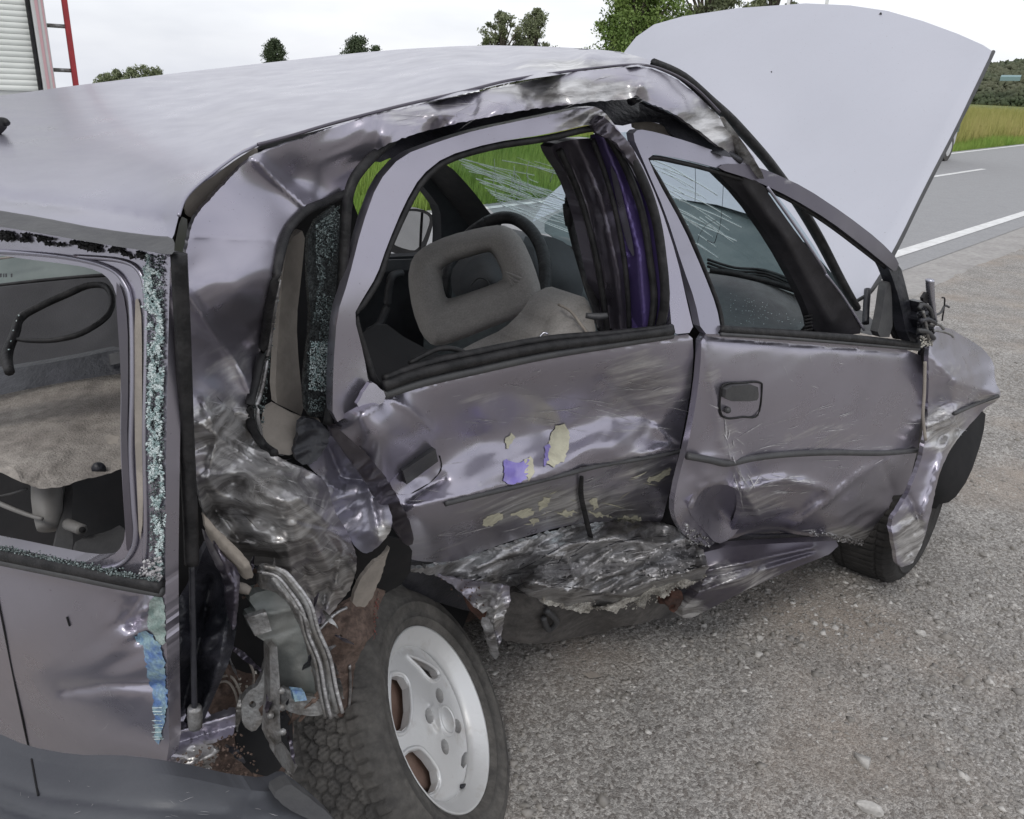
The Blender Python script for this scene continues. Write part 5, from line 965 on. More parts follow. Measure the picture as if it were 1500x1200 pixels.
stube('window_rebate', tgS, [(-60, 366), (40, 371), (110, 379), (160, 393), (182, 414), (192, 450), (194, 560), (192, 660), (196, 740), (199, 780), (194, 806), (178, 826), (150, 834), (110, 832), (40, 820)], .0028, ROOFP, tg, lift=.002)
stube('window_rebate', tgS, [(110, 376), (178, 382), (206, 400), (214, 440), (214, 520), (212, 640), (214, 760), (212, 822)], .0028, PAINT, tg, lift=.001)
panel('rebate_inner', tgS, [(168, 410), (180, 426), (187, 470), (188, 560), (186, 650), (192, 750), (196, 790), (186, 812), (184, 786), (181, 740), (177, 650), (178, 560)], DARKP, tg, lift=.002, step=5, fl=None)
panel('rebate_dust', tgS, [(197, 440), (203, 436), (208, 470), (208, 640), (210, 760), (204, 800), (200, 700), (197, 640)], BEIGE, tg, lift=.0015, step=5, fl=None)
for k, (dy, r_, mt) in enumerate(((0, .0085, SEAL), (10, .006, TRIM))):
    stube('lower_window_seal', tgS, [(-60, 800+dy), (0, 812+dy), (60, 824+dy), (120, 836+dy), (180, 848+dy), (238, 860+dy*.8)], r_, mt, tg, lift=.004)
x = RNG.uniform(-50, 232, 900); y = 803+x*.215+RNG.normal(0, 3, 900); bits('glass_crumbs', tgS.pts(x, y, .008), RNG.uniform(.0005, .0018, 900), DARKCRUMB, tg)
x, y = scatter_poly([(214, 372), (236, 374), (238, 860), (222, 855), (218, 600), (214, 480)], 5200); x = x+3*np.sin(y/37)+RNG.normal(0, 1.6, len(x)); k = fbm(x/7, y/16, 9) > np.interp(y, [372, 480, 560, 700, 860], [.58, .44, .42, .53, .44])
gc = bits('glass_crumbs', tgS.pts(x[k], y[k], .003), RNG.uniform(.0006, .0019, k.sum()), CRUMB, tg)
x, y = scatter_poly([(212, 372), (240, 374), (240, 860), (220, 855)], 1600); bits('glass_crumbs', tgS.pts(x, y, .002), RNG.uniform(.0005, .0017, 1600), DARKCRUMB, tg)
x, y = scatter_poly([(0, 338), (210, 368), (210, 378), (60, 356), (0, 350)], 700); k = fbm(x/12, y/6, 3) > .5; bits('seal_remains', tgS.pts(x[k], y[k], .003), RNG.uniform(.0008, .003, k.sum()), SEAL, tg)
x, y = scatter_poly([(206, 825), (236, 815), (238, 850), (204, 850)], 90); bits('torn_bits', tgS.pts(x, y, .006), RNG.uniform(.001, .0028, 90), WHITEMARK, tg)
panel('blue_paint_transfer', tgS, [(196, 932), (212, 926), (224, 930), (236, 948), (243, 985), (245, 1030), (241, 1060), (234, 1092), (228, 1084), (226, 1056), (224, 1020), (216, 985), (210, 950)], BLUEP, tg, lift=.0015, fl=None, step=3.5, rag=2.4, rnd=0)
panel('green_paint_transfer', tgS, [(222, 872), (240, 868), (243, 940), (236, 946), (224, 930), (214, 915)], material('greenish transfer and glass dust', (.22, .30, .28), .6, col2=(.32, .38, .36), nscale=60, n2=(.7, 1.2)), tg, lift=.0012, fl=None, step=4, rag=1.5)
for k in range(9):
    yy = 1036+k*6.1+random.uniform(-2, 2); x0 = 224+random.uniform(-2, 2); p = np.array([(x0, yy), (x0+14, yy+random.uniform(-1, 1))]); tube('scratch', tgS.pts(p[:, 0], p[:, 1], .0018), .0006, CRUMB, tg)
stube('panel_seam', tgS, [(-4, 870), (8, 930), (24, 1010), (40, 1085), (48, 1112)], .0016, BLACK, tg, lift=.0004)
stube('panel_seam', bpS, [(46, 1112), (52, 1145), (56, 1166)], .0013, BLACK, bp, lift=.0006)
scratches(tg, tgS, [(20, 860), (200, 900), (230, 1100), (60, 1100)], 24, 60, (4, 22), .35, spread=60)
tube('crack_mark', tgS.pts(np.array([98., 102]), np.array([904., 917]), .001), .0012, BLACK, tg)

# gas strut across the gap
p = np.array([(262, 372), (268, 500), (273, 640), (279, 760), (281, 826)], float); tt_ = np.interp(p[:, 1], [372, 1055], [.845, 1.055])
gs = tube('gas_strut', at(p[:, 0], p[:, 1], tt_), .0085, SEAL, CAR)
tube('strut_rod', at(np.array([281., 283, 285]), np.array([822., 930, 1042]), np.array([.985, 1.02, 1.053])), .0036, LINER, gs); tube('strut_end', at(np.array([285., 285.5, 286]), np.array([1036., 1050, 1066]), np.array([1.05, 1.055, 1.06])), [.0085, .0095, .0085], STEEL, gs, k=3)
tube('strut_highlight_edge', at(np.array([256., 262, 270, 276]), np.array([400., 520, 660, 800]), np.array([.86, .89, .94, .985])), .0025, DARKP, CAR)

# ---- what stands behind the empty rear window
T = lambda *c: Surf('t', list(c))
panel('boot_backing', T((0, 360, 1.9), (190, 400, 1.9), (100, 840, 1.7)), [(-120, 340), (230, 340), (235, 870), (-120, 860)], BLACK, CAR, step=26)
panel('far_side_glass', T((0, 370, 1.75), (170, 400, 1.7), (0, 415, 1.72)), [(-80, 350), (190, 370), (160, 403), (100, 407), (0, 419), (-80, 426)], material('grey green glass seen from inside', (.10, .125, .12), .2, noise=(.35, .65), col2=(.17, .20, .19), nscale=5), CAR, step=10)
tube('glass_edge_line', at(np.array([-60., 0, 45]), np.array([389., 379, 373]), np.array([1.69]*3)), .0022, BEIGE, CAR)
for k, (x_, w_) in enumerate(((1, 3), (5.5, 2), (9, 2.5), (17, 2.5))):   # stamp of worn letters etched in the glass
    q = at(np.array([x_-w_/2, x_+w_/2, x_+w_/2, x_-w_/2]), np.array([401., 400.5, 406, 406.5]), np.array([1.68]*4)); meshobj('etched_letter', q, [(0, 1, 2, 3)], LINER, CAR, smooth=False)
tube('glass_seal', at(np.array([-60., 0, 80, 160, 175]), np.array([426., 418, 409, 403, 410]), np.array([1.66]*5)), .0035, SEAL, CAR)
SEATB = material('black seat back', (.028, .027, .030), .75, noise=(.35, .65), col2=(.045, .044, .048), nscale=6, bump=.2, bscale=300)
panel('rear_seat_back', Surf('t', [(0, 420, 1.62), (180, 410, 1.6), (0, 560, 1.45), (190, 520, 1.45), (90, 470, 1.58)]), [(-90, 432), (0, 421), (150, 406), (196, 412), (200, 512), (150, 522), (60, 535), (0, 546), (-90, 560)], SEATB, CAR, step=9)
panel('load_cover_bar', Surf('t', [(0, 550, 1.36), (190, 515, 1.38), (0, 575, 1.33), (190, 545, 1.36)]), [(-90, 556), (0, 543), (100, 527), (190, 508), (192, 545), (130, 554), (60, 566), (0, 579), (-90, 596)], LINER, CAR, step=7, fl=.02)
panel('bar_label', T((165, 525, 1.355), (178, 520, 1.355), (175, 540, 1.355)), [(161, 521), (176, 517), (177, 532), (162, 535)], TRIM, CAR, step=5, rnd=0)
beltp = [(14, 545), (10, 520), (22, 488), (30, 466), (60, 448), (100, 430), (130, 418), (155, 420), (164, 440), (156, 464), (120, 488), (80, 498), (45, 499), (24, 497)]
p = np.array(beltp, float); tube('hanging_loop_cable', at(p[:, 0], p[:, 1], np.interp(p[:, 1], [415, 545], [1.42, 1.27])), [.0075, .0085, .0075, .007, .0065, .0065, .006, .0055, .005, .005, .005, .0045, .004, .003], SEAL, CAR)
x = np.array([24., 20, 16, 13, 27]); y = np.array([470., 484, 500, 512, 462]); bits('glass_crumbs', at(x, y, np.full(5, 1.285)), .0016, CRUMB, CAR)
cpS = Surf('t', [(0, 585, 1.52), (180, 550, 1.55), (0, 690, 1.22), (170, 690, 1.26), (60, 630, 1.36), (60, 710, 1.19), (120, 700, 1.22), (170, 640, 1.36)], crumple=[(60, 690, 60, .02, 26), (120, 640, 120, .012, 50)], seed=91)
cp = panel('boot_carpet', cpS, [(-90, 600), (0, 580), (60, 567), (130, 555), (190, 546), (194, 680), (160, 694), (120, 703), (96, 712), (62, 717), (36, 708), (14, 698), (0, 691), (-90, 670)], CARPET, CAR, step=5, fl=.05, rag=.8)
meshobj('carpet_eyelet', *tube_geo(cpS.pts(np.array([144., 145]), np.array([686., 688]), np.array([.002, .006])), .010, 14), LINER, cp)
panel('torn_insulation', T((150, 640, 1.25), (172, 640, 1.25), (160, 655, 1.24)), [(154, 642), (162, 637), (174, 640), (172, 650), (158, 651)], BEIGE, CAR, step=4, rag=1, rnd=0)
def cyl(name, pts, t, r, mat, k=3, seg=18): p = np.array(pts, float); return tube(name, at(p[:, 0], p[:, 1], np.array(t, float)), r, mat, CAR, k=k, seg=seg)
BOTTLE = material('translucent washer bottle plastic', (.24, .23, .22), .5, col2=(.17, .165, .16), nscale=5)
cyl('washer_bottle', [(68, 700), (69, 730), (70, 752), (70, 776)], [1.34, 1.32, 1.31, 1.30], [.022, .0225, .021, .015], BOTTLE)
cyl('hose_end', [(100, 768), (112, 773), (120, 776)], [1.28, 1.25, 1.24], [.009, .0085, .0085], BOTTLE); meshobj('hose_hole', *tube_geo(at(np.array([120., 121]), np.array([776., 776.3]), np.array([1.239, 1.232])), .0045, 10), BLACK, CAR)
cyl('rod', [(-60, 710), (0, 738), (40, 754), (62, 760)], [1.3, 1.28, 1.28, 1.27], [.004, .004, .0035, .003], BOTTLE, seg=8)
cyl('rod', [(-60, 730), (0, 727), (40, 716)], [1.3]*3, [.002]*3, TRIM, seg=8)
panel('inner_body_panel', T((100, 720, 1.34), (70, 820, 1.26), (110, 800, 1.28)), [(96, 712), (108, 710), (104, 760), (108, 800), (96, 830), (76, 818), (84, 780), (94, 740)], TRIM, CAR, step=6)
panel('inner_body_panel', T((110, 790, 1.25), (180, 760, 1.28), (130, 830, 1.2)), [(108, 800), (126, 790), (160, 782), (182, 770), (186, 800), (150, 830), (112, 826)], TRIM, CAR, step=6)

# ---- far side of the body with its window openings, and the inside seen through the near ones
farS = Surf('side', [(500, 380, 1.20), (650, 380, 1.20), (600, 230, 1.16)])
fs = panel('far_side_inner', farS, [(300, 190), (560, 190), (630, 205), (648, 240), (690, 288), (722, 326), (745, 400), (700, 640), (300, 640)], DASH, CAR, holes=[[(500, 378), (503, 330), (520, 270), (545, 236), (566, 226), (584, 232), (600, 252), (613, 266), (630, 285), (645, 306), (647, 340), (645, 372), (590, 376)]], step=9, fl=.05)
panel('far_pillar_trim', Surf('side', [(640, 250, 1.12), (710, 330, 1.14), (690, 300, 1.12)]), [(628, 254), (640, 243), (656, 240), (690, 276), (722, 318), (738, 332), (716, 338), (690, 338), (668, 306), (646, 278)], TRIM, CAR, step=6, fl=.03)
stube('grab_handle', Surf('side', [(570, 420, 1.10), (560, 500, 1.1), (590, 400, 1.12)]), [(588, 400), (575, 404), (570, 420), (566, 450), (556, 475), (540, 486)], .012, TRIM, CAR)
panel('far_door_panel_swell', Surf('side', [(520, 390, 1.12), (640, 390, 1.12), (560, 520, 1.10)]), [(500, 384), (600, 380), (660, 378), (665, 392), (600, 396), (500, 402)], TRIM, CAR, step=8)
# mirror on the far door
mS = Surf('side', [(600, 340, 1.34), (630, 320, 1.36), (575, 360, 1.33)])
mr = panel('far_mirror', Surf('side', [(600, 340, 1.345), (630, 320, 1.365), (575, 360, 1.335)]), [(584, 306), (618, 306), (632, 313), (636, 322), (630, 345), (622, 366), (612, 373), (586, 374), (566, 366), (568, 340)], TRIM, CAR, step=5, fl=.05)
panel('mirror_glass', mS, [(586, 309), (616, 310), (628, 316), (630, 324), (622, 348), (614, 362), (606, 368), (584, 362), (570, 354), (572, 336)], MIRROR, mr, step=6)
stube('mirror_divider', mS, [(619, 312), (616, 366)], .003, SEAL, mr, lift=.003)
# headliner and floor close the cabin
def quad(name, P, mat): return meshobj(name, np.array(P), [(0, 1, 2, 3)], mat, CAR, smooth=False)
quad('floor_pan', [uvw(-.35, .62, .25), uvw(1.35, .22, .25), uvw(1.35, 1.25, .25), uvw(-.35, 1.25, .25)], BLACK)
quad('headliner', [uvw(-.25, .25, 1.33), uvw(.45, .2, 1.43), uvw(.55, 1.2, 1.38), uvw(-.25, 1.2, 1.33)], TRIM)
panel('door_opening_seal', Surf('side', [(560, 215, .15), (740, 170, .19), (930, 150, .19), (700, 200, .16)]), [(540, 226), (560, 206), (640, 180), (740, 158), (870, 142), (935, 138), (938, 178), (905, 186), (870, 170), (800, 186), (700, 206), (650, 220), (600, 240), (575, 230), (552, 240)], LINER, CAR, step=7, fl=.03)
# dashboard, instruments, wheel
dsS = Surf('t', [(650, 345, 2.62), (740, 338, 2.72), (830, 370, 2.5), (880, 400, 2.4), (620, 500, 2.5), (860, 480, 2.2), (740, 420, 2.5), (820, 380, 2.38), (1100, 420, 2.25), (1190, 470, 2.2), (1050, 470, 2.05), (960, 420, 2.35)], crumple=[(840, 410, 70, .03, 60)], seed=3)
panel('dashboard', dsS, [(628, 372), (650, 340), (700, 332), (745, 334), (790, 345), (830, 356), (870, 375), (900, 400), (960, 380), (1045, 400), (1100, 408), (1165, 424), (1192, 480), (1100, 500), (900, 520), (620, 560)], material('dusty dashboard', (.02, .024, .028), .55, noise=(.35, .65), col2=(.05, .06, .062), nscale=7, bump=.2, bscale=250, n2=(.8, 1.2)), CAR, step=8)
panel('instrument_hood', Surf('t', [(790, 372, 2.30), (850, 380, 2.32), (855, 450, 2.2), (800, 440, 2.2), (825, 372, 2.3), (838, 410, 2.22)]), [(780, 352), (806, 346), (830, 356), (850, 380), (856, 420), (846, 450), (800, 450), (786, 400)], DASH, CAR, step=5, fl=.05)
cyl('steering_wheel', [(712+0, 326), (735, 319), (757, 322), (778, 338), (793, 364), (799, 396), (796, 432), (786, 462)], [2.28, 2.26, 2.24, 2.20, 2.15, 2.10, 2.06, 2.02], [.017]*8, SEAL, k=5, seg=10)
cyl('steering_wheel_rim', [(712, 326), (690, 342), (668, 370), (656, 400), (652, 440)], [2.28, 2.28, 2.26, 2.22, 2.18], [.017]*5, SEAL, k=5, seg=10)
panel('wheel_hub', Surf('t', [(700, 400, 2.14), (740, 390, 2.16), (720, 450, 2.08), (700, 370, 2.2), (720, 410, 2.08)]), [(672, 404), (690, 378), (712, 370), (740, 372), (752, 400), (744, 436), (700, 448), (676, 436)], DASH, CAR, step=5, fl=.04)
cyl('wheel_hub_ring', [(690, 418), (700, 408), (712, 410), (718, 422), (706, 432), (694, 430)], [2.07]*6, [.002]*6, TRIM, seg=6)
# seat and open headrest
hr = np.array([(622, 402, 23), (640, 372, 22), (680, 354, 21), (722, 346, 20), (752, 358, 22), (768, 388, 25), (774, 420, 24), (756, 446, 27), (715, 462, 31), (672, 476, 31), (640, 474, 27), (624, 444, 24)], float)
HRO = [(597, 408), (603, 378), (622, 360), (660, 344), (705, 333), (735, 329), (752, 336), (766, 352), (782, 388), (793, 424), (792, 446), (770, 461), (730, 476), (690, 492), (655, 505), (634, 507), (618, 492), (604, 455)]
HRH = [(643, 396), (655, 385), (690, 374), (716, 367), (724, 372), (733, 390), (739, 408), (724, 416), (690, 428), (656, 439), (650, 434)]
hrS = Surf('t', [(600, 400, 1.95), (740, 335, 1.97), (790, 440, 1.86), (640, 500, 1.90)])
def hrfn(x, y):
    dd = np.minimum(dpoly(x, y, HRO+[HRO[0]]), dpoly(x, y, HRH+[HRH[0]])); q = np.clip(dd/24, 0, 1)
    return hrS.pts(x, y, .062*np.sqrt(1-(1-q)**2)-.004*fbm(x/14, y/9, 3))
hd = sheet('headrest', HRO, hrfn, FABRIC, CAR, holes=[HRH], step=4, flange=(at(np.array([700.]), np.array([420.]), np.array([2.0]))[0]-at(np.array([700.]), np.array([420.]), np.array([1.93]))[0]), rnd=1)
for k in range(5):
    a_ = (740+k*2, 398+k*5); p = np.array([a_, (a_[0]+18, a_[1]+8+k*3), (a_[0]+32, a_[1]+13+k*5)], float); tube('fabric_fold', at(p[:, 0], p[:, 1], np.full(3, 1.838)+.0), [.001, .0035, .001], FABRIC, hd)
stS = Surf('t', [(640, 520, 1.75), (700, 500, 1.72), (780, 470, 1.66), (850, 440, 1.66), (865, 490, 1.58), (700, 540, 1.6), (820, 450, 1.62), (790, 500, 1.58), (740, 490, 1.74)], creases=[([(806, 446), (790, 500)], .02, 7)], crumple=[(840, 460, 50, .02, 24)], seed=12)
panel('front_seat_back', stS, [(650, 560), (700, 534), (735, 514), (774, 497), (802, 470), (818, 444), (842, 431), (860, 437), (868, 458), (874, 490), (860, 505), (700, 550), (600, 560)], FABRIC, CAR, step=5, fl=.08)
cyl('torn_seat_seam', [(818, 446), (836, 456), (850, 474), (862, 490)], [1.60, 1.585, 1.57, 1.56], [.003]*4, BEIGE, seg=6)
cyl('seat_recline_wire', [(803, 490), (796, 488), (786, 500)], [1.56]*3, [.0025]*3, ALU, seg=6)
panel('rear_seat', T((560, 520, 1.35), (640, 520, 1.5), (560, 600, 1.2)), [(520, 500), (560, 470), (600, 500), (700, 545), (640, 600), (540, 600)], BLACK, CAR, step=10)

# ---- bent centre pillar with its trim, belt and violet inner paint
bpS2 = Surf('side', [(810, 215, .16), (870, 205, .14), (900, 480, .13), (950, 480, .05), (960, 300, .06), (930, 230, .08), (860, 400, .17), (900, 350, .12), (830, 250, .18)],
             creases=[([(828, 215), (862, 300), (884, 400), (893, 490)], 0.011, 9), ([(846, 210), (882, 300), (904, 400), (912, 490)], -0.0121, 9), ([(868, 205), (898, 270), (920, 370), (928, 490)], 0.0132, 9), ([(884, 205), (912, 280), (936, 370), (944, 490)], -0.0121, 9), ([(896, 210), (930, 290), (952, 370), (960, 490)], 0.011, 8)], crumple=[(900, 300, 80, .008, 60)], seed=9, scuff=[(860, 260, 60, 60, .4)])
panel('centre_pillar', bpS2, [(806, 212), (840, 204), (872, 202), (884, 230), (906, 300), (922, 380), (930, 485), (888, 490), (880, 440), (868, 380), (852, 310), (832, 258), (812, 228)], DARKP, CAR, step=4.5, fl=.03)
panel('centre_pillar_inner', bpS2, [(872, 200), (890, 196), (908, 210), (934, 258), (956, 320), (968, 390), (972, 480), (928, 486), (922, 400), (908, 310), (888, 240)], PURPLE, CAR, step=4, lift=.006, fl=.02)
panel('bright_pillar_fold', bpS2, [(892, 236), (906, 262), (926, 350), (930, 380), (918, 360), (904, 300)], ROOFP, CAR, step=4, lift=.01, fl=None)
for q, r_ in (([(884, 190), (914, 240), (940, 310), (952, 380), (958, 440), (952, 488)], .007), ([(892, 188), (930, 240), (958, 310), (970, 380), (974, 440), (966, 484)], .009), ([(868, 204), (888, 260), (906, 330), (918, 410), (922, 486)], .005), ([(820, 220), (850, 290), (872, 370), (884, 440), (890, 488)], .006)):
    stube('pillar_rubber', bpS2, q, r_, SEAL, CAR, lift=.014)
panel('crumpled_top_corner', Surf('side', [(860, 190, .10), (900, 170, .08), (935, 230, .07)], crumple=[(890, 190, 50, .02, 14)]), [(864, 184), (880, 166), (902, 186), (930, 220), (940, 250), (925, 240), (900, 205), (880, 200)], DARKP, CAR, step=4, lift=.01, rag=1)
tube('seat_belt', at(np.array([838., 836, 846, 860, 872, 880]), np.array([270., 310, 360, 410, 450, 486]), np.array([1.62, 1.66, 1.66, 1.64, 1.62, 1.58])), .016, SEAL, CAR, flat=.25, flatdir=N)
cyl('belt_guide', [(838, 285), (833, 300), (834, 330)], [1.6, 1.6, 1.62], [.008, .012, .008], SEAL)
cyl('belt_buckle', [(858, 462), (876, 464), (890, 462)], [1.53]*3, [.005, .007, .005], TRIM)
panel('yellow_sticker', T((852, 330, 2.3), (862, 350, 2.3), (856, 360, 2.3)), [(848, 322), (854, 318), (864, 352), (866, 364), (858, 362)], material('yellow sticker', (.55, .48, .08), .5, col2=(.4, .38, .15), nscale=60), CAR, step=4)

# ---- windscreen, its cracks, the pillars round it
wsS = Surf('t', [(1060, 190, 1.665), (1265, 475, 2.08), (650, 238, 2.41), (745, 335, 2.73)])
ws = panel('windscreen', wsS, [(640, 232), (700, 220), (800, 205), (900, 195), (1050, 180), (1110, 250), (1180, 340), (1235, 430), (1262, 476), (1190, 470), (1165, 424), (1045, 398), (900, 360), (745, 334)], GLASS, CAR, step=14, fl=None)
def crack(pts, r=.0011): 
    p = np.array(pts, float); return tube_geo(spline(wsS.pts(p[:, 0], p[:, 1], .003), 3), r*wsS_scale(p), 5)
def wsS_scale(p): return 1.0
VV = []; FF = []
def addc(pts, r=.0011):
    v, f = crack(pts, r); b = len(VV); VV.extend(v); FF.extend([tuple(b+i for i in q) for q in f])
rr_ = random.Random(5)
for k in range(44):                                     # fans of cracks running from the far upper corner to the pillar
    y0 = 218+k*4.0+rr_.uniform(-3, 3); x0 = rr_.uniform(662, 790); sl_ = rr_.uniform(.22, .42); x1 = min(x0+rr_.uniform(60, 190), 880)
    y0 = y0+(x0-660)*.12
    y0 = min(y0, 222+(x0-658)*1.02)
    if y0 > 306 or y0 < 208: continue
    addc([(x0, y0), ((x0+x1)/2, y0+(x1-x0)/2*sl_+rr_.uniform(-3, 3)), (x1, y0+(x1-x0)*sl_+rr_.uniform(-4, 4))], rr_.uniform(.0004, .0012))
for k in range(10): x0 = rr_.uniform(720, 830); y0 = rr_.uniform(225, 260); addc([(x0, y0), (x0+rr_.uniform(-6, 14), y0+rr_.uniform(12, 30)), (x0+rr_.uniform(-14, 20), y0+rr_.uniform(30, 50))], .0008)
for k in range(22):
    x0 = rr_.uniform(948, 1010); y0 = rr_.uniform(228, 300)+(x0-950)*.4; L_ = rr_.uniform(25, 90); addc([(x0, y0), (x0+L_*.5, y0+L_*.2), (x0+L_, y0+L_*rr_.uniform(.42, .55))], rr_.uniform(.0006, .0012))
for k in range(14): x0 = rr_.uniform(985, 1040); y0 = rr_.uniform(310, 360); L_ = rr_.uniform(14, 40); addc([(x0, y0), (x0+L_, y0+L_*.7)], .0009)
meshobj('cracks', VV, FF, CRACK, ws)['kind'] = 'stuff'
VV.clear(); FF.clear()
addc([(1018, 240), (1019, 270), (1018, 296)], .0006); addc([(1060, 262), (1058, 300), (1055, 330), (1050, 345)], .0006); addc([(1050, 322), (1034, 330), (1024, 346), (1022, 356)], .0006); addc([(1050, 345), (1046, 356), (1036, 352)], .001)
meshobj('dark_cracks', VV, FF, LINER, ws)['kind'] = 'stuff'
panel('near_pillar_trim', Surf('t', [(1047, 247, 1.66), (1120, 273, 1.70), (1267, 487, 2.03), (1190, 480, 2.0), (1133, 357, 1.82), (1173, 350, 1.8), (1150, 350, 1.78)], creases=[([(1090, 270), (1150, 350), (1215, 470)], -.015, 8)]), [(1040, 244), (1080, 254), (1116, 268), (1130, 290), (1173, 350), (1206, 392), (1212, 404), (1240, 446), (1268, 488), (1230, 492), (1190, 486), (1186, 462), (1170, 424), (1133, 357), (1087, 290)], material('near black pillar trim', (.02, .019, .022), .5, col2=(.034, .032, .037), nscale=12, bump=.1), CAR, step=6, fl=.02)
def tt3(p, a, b): p = np.array(p, float); return at(p[:, 0], p[:, 1], np.linspace(a, b, len(p)))
tube('windscreen_frame', tt3([(957, 92), (1000, 112), (1043, 150), (1073, 178), (1113, 222), (1137, 252), (1167, 295), (1200, 350), (1233, 413), (1256, 452)], 1.52, 2.07), [.008, .009, .010, .011, .011, .011, .012, .012, .011, .009], SEAL, CAR)
tube('pillar_bright_edge', tt3([(1124, 274), (1150, 310), (1178, 350), (1203, 388), (1210, 402)], 1.70, 1.88), .003, ROOFP, CAR); tube('pillar_bright_edge', tt3([(1210, 402), (1236, 436), (1266, 484)], 1.86, 2.02), .0028, ROOFP, CAR)
panel('pillar_outer_strip', Surf('t', [(1100, 215, 1.64), (1118, 262, 1.69), (1060, 165, 1.61), (1080, 225, 1.66)]), [(1056, 166), (1075, 190), (1098, 222), (1122, 262), (1110, 262), (1096, 240), (1076, 236), (1084, 232), (1070, 195)], STEEL, CAR, step=5)
tube('roof_bottom_edge', tt3([(925, 148), (935, 140), (955, 150), (990, 166), (1020, 190), (1050, 216), (1086, 236)], 1.50, 1.66), [.009, .012, .012, .011, .009, .008, .006], LINER, CAR)
panel('header_dark_panel', Surf('t', [(930, 160, 1.56), (1050, 200, 1.62), (960, 200, 1.56)]), [(922, 150), (940, 144), (990, 166), (1030, 195), (1078, 232), (1050, 226), (1010, 212), (985, 200), (975, 182), (950, 178), (928, 180)], LINER, CAR, step=5)
panel('header_beige_edge', Surf('t', [(930, 180, 1.60), (1000, 200, 1.62), (985, 190, 1.61)]), [(928, 176), (958, 179), (984, 187), (1000, 206), (968, 196), (930, 190)], BEIGE, CAR, step=4)
for k in range(3): tube('wiper', tt3([(1036, 380+k*5), (1075, 392+k*5), (1120, 396+k*4), (1164, 412+k*5)], 2.16, 2.10), .0035, SEAL, CAR)
tube('scuttle_seal', tt3([(1040, 396), (1080, 402), (1130, 414), (1180, 430)], 2.15, 2.09), .008, SEAL, CAR)
panel('scuttle_panel', Surf('t', [(980, 290, 2.75), (1110, 318, 2.55), (1230, 430, 2.3), (1045, 392, 2.35), (1160, 420, 2.28)]), [(800, 322), (850, 300), (900, 285), (983, 287), (1050, 297), (1110, 314), (1180, 352), (1232, 414), (1250, 446), (1240, 470), (1185, 440), (1120, 414), (1045, 400), (960, 385), (880, 380), (800, 345)], TEAL, CAR, step=9)
for k in range(5): tube('air_vent', tt3([(1178, 464+k*5), (1190, 462+k*5)], 1.97, 1.97), .0022, BLACK, CAR)
x, y = scatter_poly([(1070, 430), (1130, 446), (1184, 476), (1070, 474)], 90); bits('glass_crumbs', at(x, y, np.full(90, 2.0)), RNG.uniform(.0006, .0014, 90), CRUMB, CAR)

# ---- raised bonnet
hk = [(1250, 440, 2.15), (1272, 425, 2.16), (1312, 358, 2.22), (1380, 225, 2.34), (1453, 76, 2.50), (1400, 48, 2.62), (1300, 16, 2.80), (1180, 5, 3.0), (1080, 12, 3.16), (960, 36, 3.34), (915, 75, 3.40), (850, 250, 3.12), (790, 330, 2.97), (1150, 200, 2.72), (1250, 120, 2.66), (1350, 90, 2.58), (1050, 120, 2.98), (1180, 330, 2.38), (1050, 300, 2.62)]
hdS = Surf('t', hk, creases=[([(1440, 80), (1370, 220), (1300, 350), (1262, 430)], -.012, 22)])
hood = panel('bonnet', hdS, [(780, 325), (800, 290), (832, 262), (858, 238), (880, 160), (905, 92), (916, 74), (932, 54), (958, 36), (1000, 24), (1080, 12), (1180, 5), (1245, 8), (1300, 16), (1352, 31), (1404, 50), (1440, 66), (1455, 76), (1446, 94), (1418, 150), (1380, 226), (1345, 295), (1313, 358), (1290, 400), (1272, 428), (1250, 441), (1235, 420), (1180, 356), (1110, 318), (1050, 300), (983, 290), (900, 288), (830, 302)], HOODP, CAR, step=9, rnd=0, fl=None)
for (x_, y_) in ((1290, 20), (1130, 105)): bits('bonnet_speck', hdS.pts(np.array([float(x_)]), np.array([float(y_)]), .002), .005, LINER, hood, kind=None)
p = np.array([(1455, 76), (1440, 108), (1418, 153), (1380, 229), (1345, 298), (1315, 360), (1292, 402), (1274, 428), (1252, 442)], float); tube('bonnet_edge', hdS.pts(p[:, 0], p[:, 1], -.006), .006, TRIM, hood)
# inner frame of the bonnet, set behind the skin
panel('bonnet_inner_frame', hdS, [(850, 262), (880, 170), (925, 80), (1000, 40), (1180, 22), (1320, 42), (1425, 84), (1300, 345), (1255, 420), (1110, 305), (900, 275)], TRIM, hood, lift=-.03, step=20, fl=None)
tube('bonnet_hinge', tt3([(1268, 474), (1269, 450), (1271, 424)], 2.12, 2.15), .009, LINER, CAR)

# ---- mirror stump and triangle at the front of the door window
panel('mirror_triangle', Surf('side', [(1300, 490, -.0), (1300, 420, .02), (1325, 490, .0)]), [(1298, 416), (1302, 412), (1306, 418), (1308, 494), (1284, 494), (1292, 460)], TRIM, fd, step=4, fl=.02)
panel('front_post_inner', Surf('side', [(1310, 490, .03), (1310, 400, .05), (1335, 490, .03)]), [(1296, 390), (1316, 396), (1334, 460), (1340, 500), (1304, 496), (1306, 430)], BLACK, fd, step=6)
panel('mirror_base', Surf('side', [(1350, 450, -.02), (1365, 500, -.02), (1345, 500, -.02)], crumple=[(1355, 480, 40, .02, 12)]), [(1344, 444), (1356, 442), (1366, 455), (1370, 480), (1366, 505), (1350, 510), (1342, 500)], LINER, fd, step=3.5, rag=1.2, fl=.03)
sm_ = Surf('side', [(1350, 450, -.04), (1400, 500, -.04), (1345, 500, -.04)])
stube('bent_chrome_strip', sm_, [(1362, 410), (1363, 430), (1366, 450), (1370, 468)], [.011, .0105, .008, .005], ALU, fd, flat=.5)
panel('black_rubber_flap', sm_, [(1350, 440), (1360, 425), (1363, 446)], SEAL, fd, step=4)
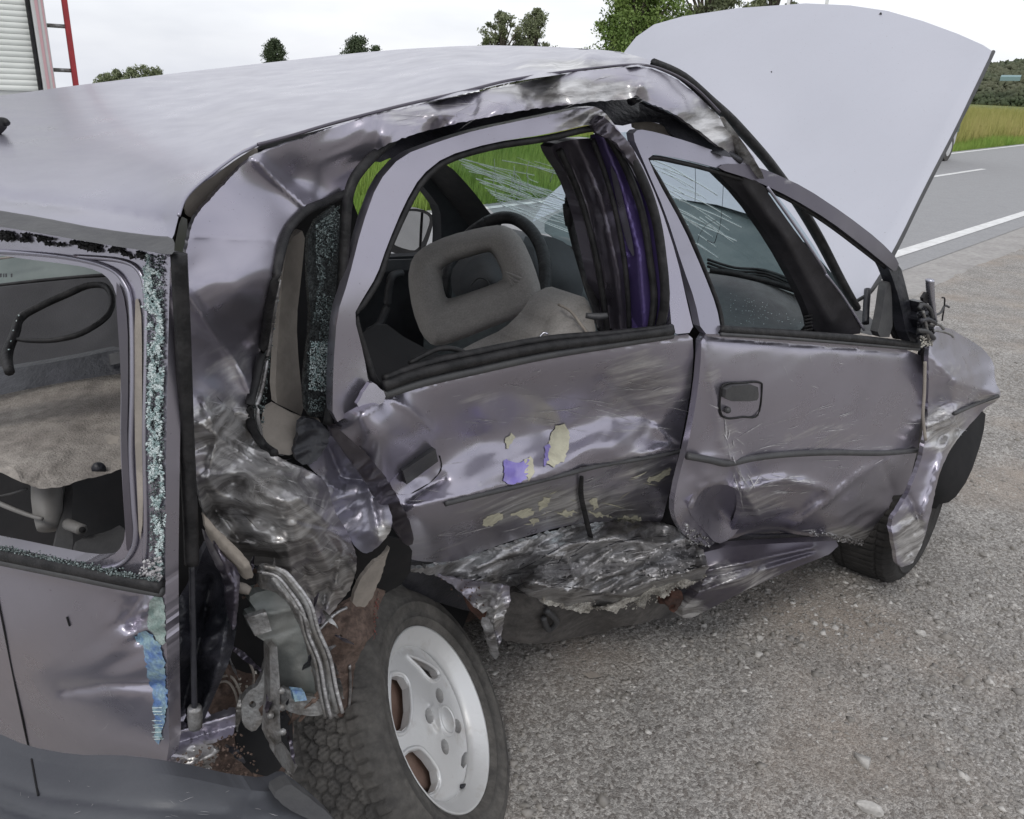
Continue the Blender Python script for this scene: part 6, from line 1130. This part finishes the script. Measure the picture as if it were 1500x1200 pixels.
for pts, r_, mt in (([(1368, 462), (1378, 458), (1384, 448), (1390, 450)], .003, TRIM), ([(1362, 474), (1376, 476), (1382, 482)], .004, STEEL), ([(1368, 484), (1380, 486), (1392, 490), (1396, 494)], .003, STEEL), ([(1346, 452), (1352, 446), (1362, 452), (1366, 466)], .005, TRIM), ([(1348, 470), (1360, 468), (1370, 474)], .006, LINER), ([(1346, 484), (1358, 486), (1368, 496)], .006, TRIM), ([(1352, 456), (1356, 474), (1360, 498)], .004, STEEL), ([(1380, 470), (1384, 440), (1380, 436)], .002, SEAL)): stube('broken_mirror_bit', sm_, pts, r_, mt, fd)
x, y = scatter_poly([(1346, 492), (1370, 490), (1368, 506), (1350, 508)], 60); bits('torn_bits', sm_.pts(x, y), RNG.uniform(.001, .005, 60), FOAM, fd)
x, y = scatter_poly([(1344, 446), (1368, 446), (1372, 500), (1346, 500)], 90); bits('torn_bits', sm_.pts(x, y, -.01), RNG.uniform(.002, .007, 90), LINER, fd)
# engine bay bits seen past the door window
panel('engine_bay_part', T((1240, 460, 2.2), (1290, 490, 2.15), (1290, 460, 2.3)), [(1244, 456), (1262, 452), (1284, 474), (1300, 490), (1268, 492), (1250, 476)], TRIM, CAR, step=5, rag=.6)
# shadowed underside closing the body so daylight does not pass through
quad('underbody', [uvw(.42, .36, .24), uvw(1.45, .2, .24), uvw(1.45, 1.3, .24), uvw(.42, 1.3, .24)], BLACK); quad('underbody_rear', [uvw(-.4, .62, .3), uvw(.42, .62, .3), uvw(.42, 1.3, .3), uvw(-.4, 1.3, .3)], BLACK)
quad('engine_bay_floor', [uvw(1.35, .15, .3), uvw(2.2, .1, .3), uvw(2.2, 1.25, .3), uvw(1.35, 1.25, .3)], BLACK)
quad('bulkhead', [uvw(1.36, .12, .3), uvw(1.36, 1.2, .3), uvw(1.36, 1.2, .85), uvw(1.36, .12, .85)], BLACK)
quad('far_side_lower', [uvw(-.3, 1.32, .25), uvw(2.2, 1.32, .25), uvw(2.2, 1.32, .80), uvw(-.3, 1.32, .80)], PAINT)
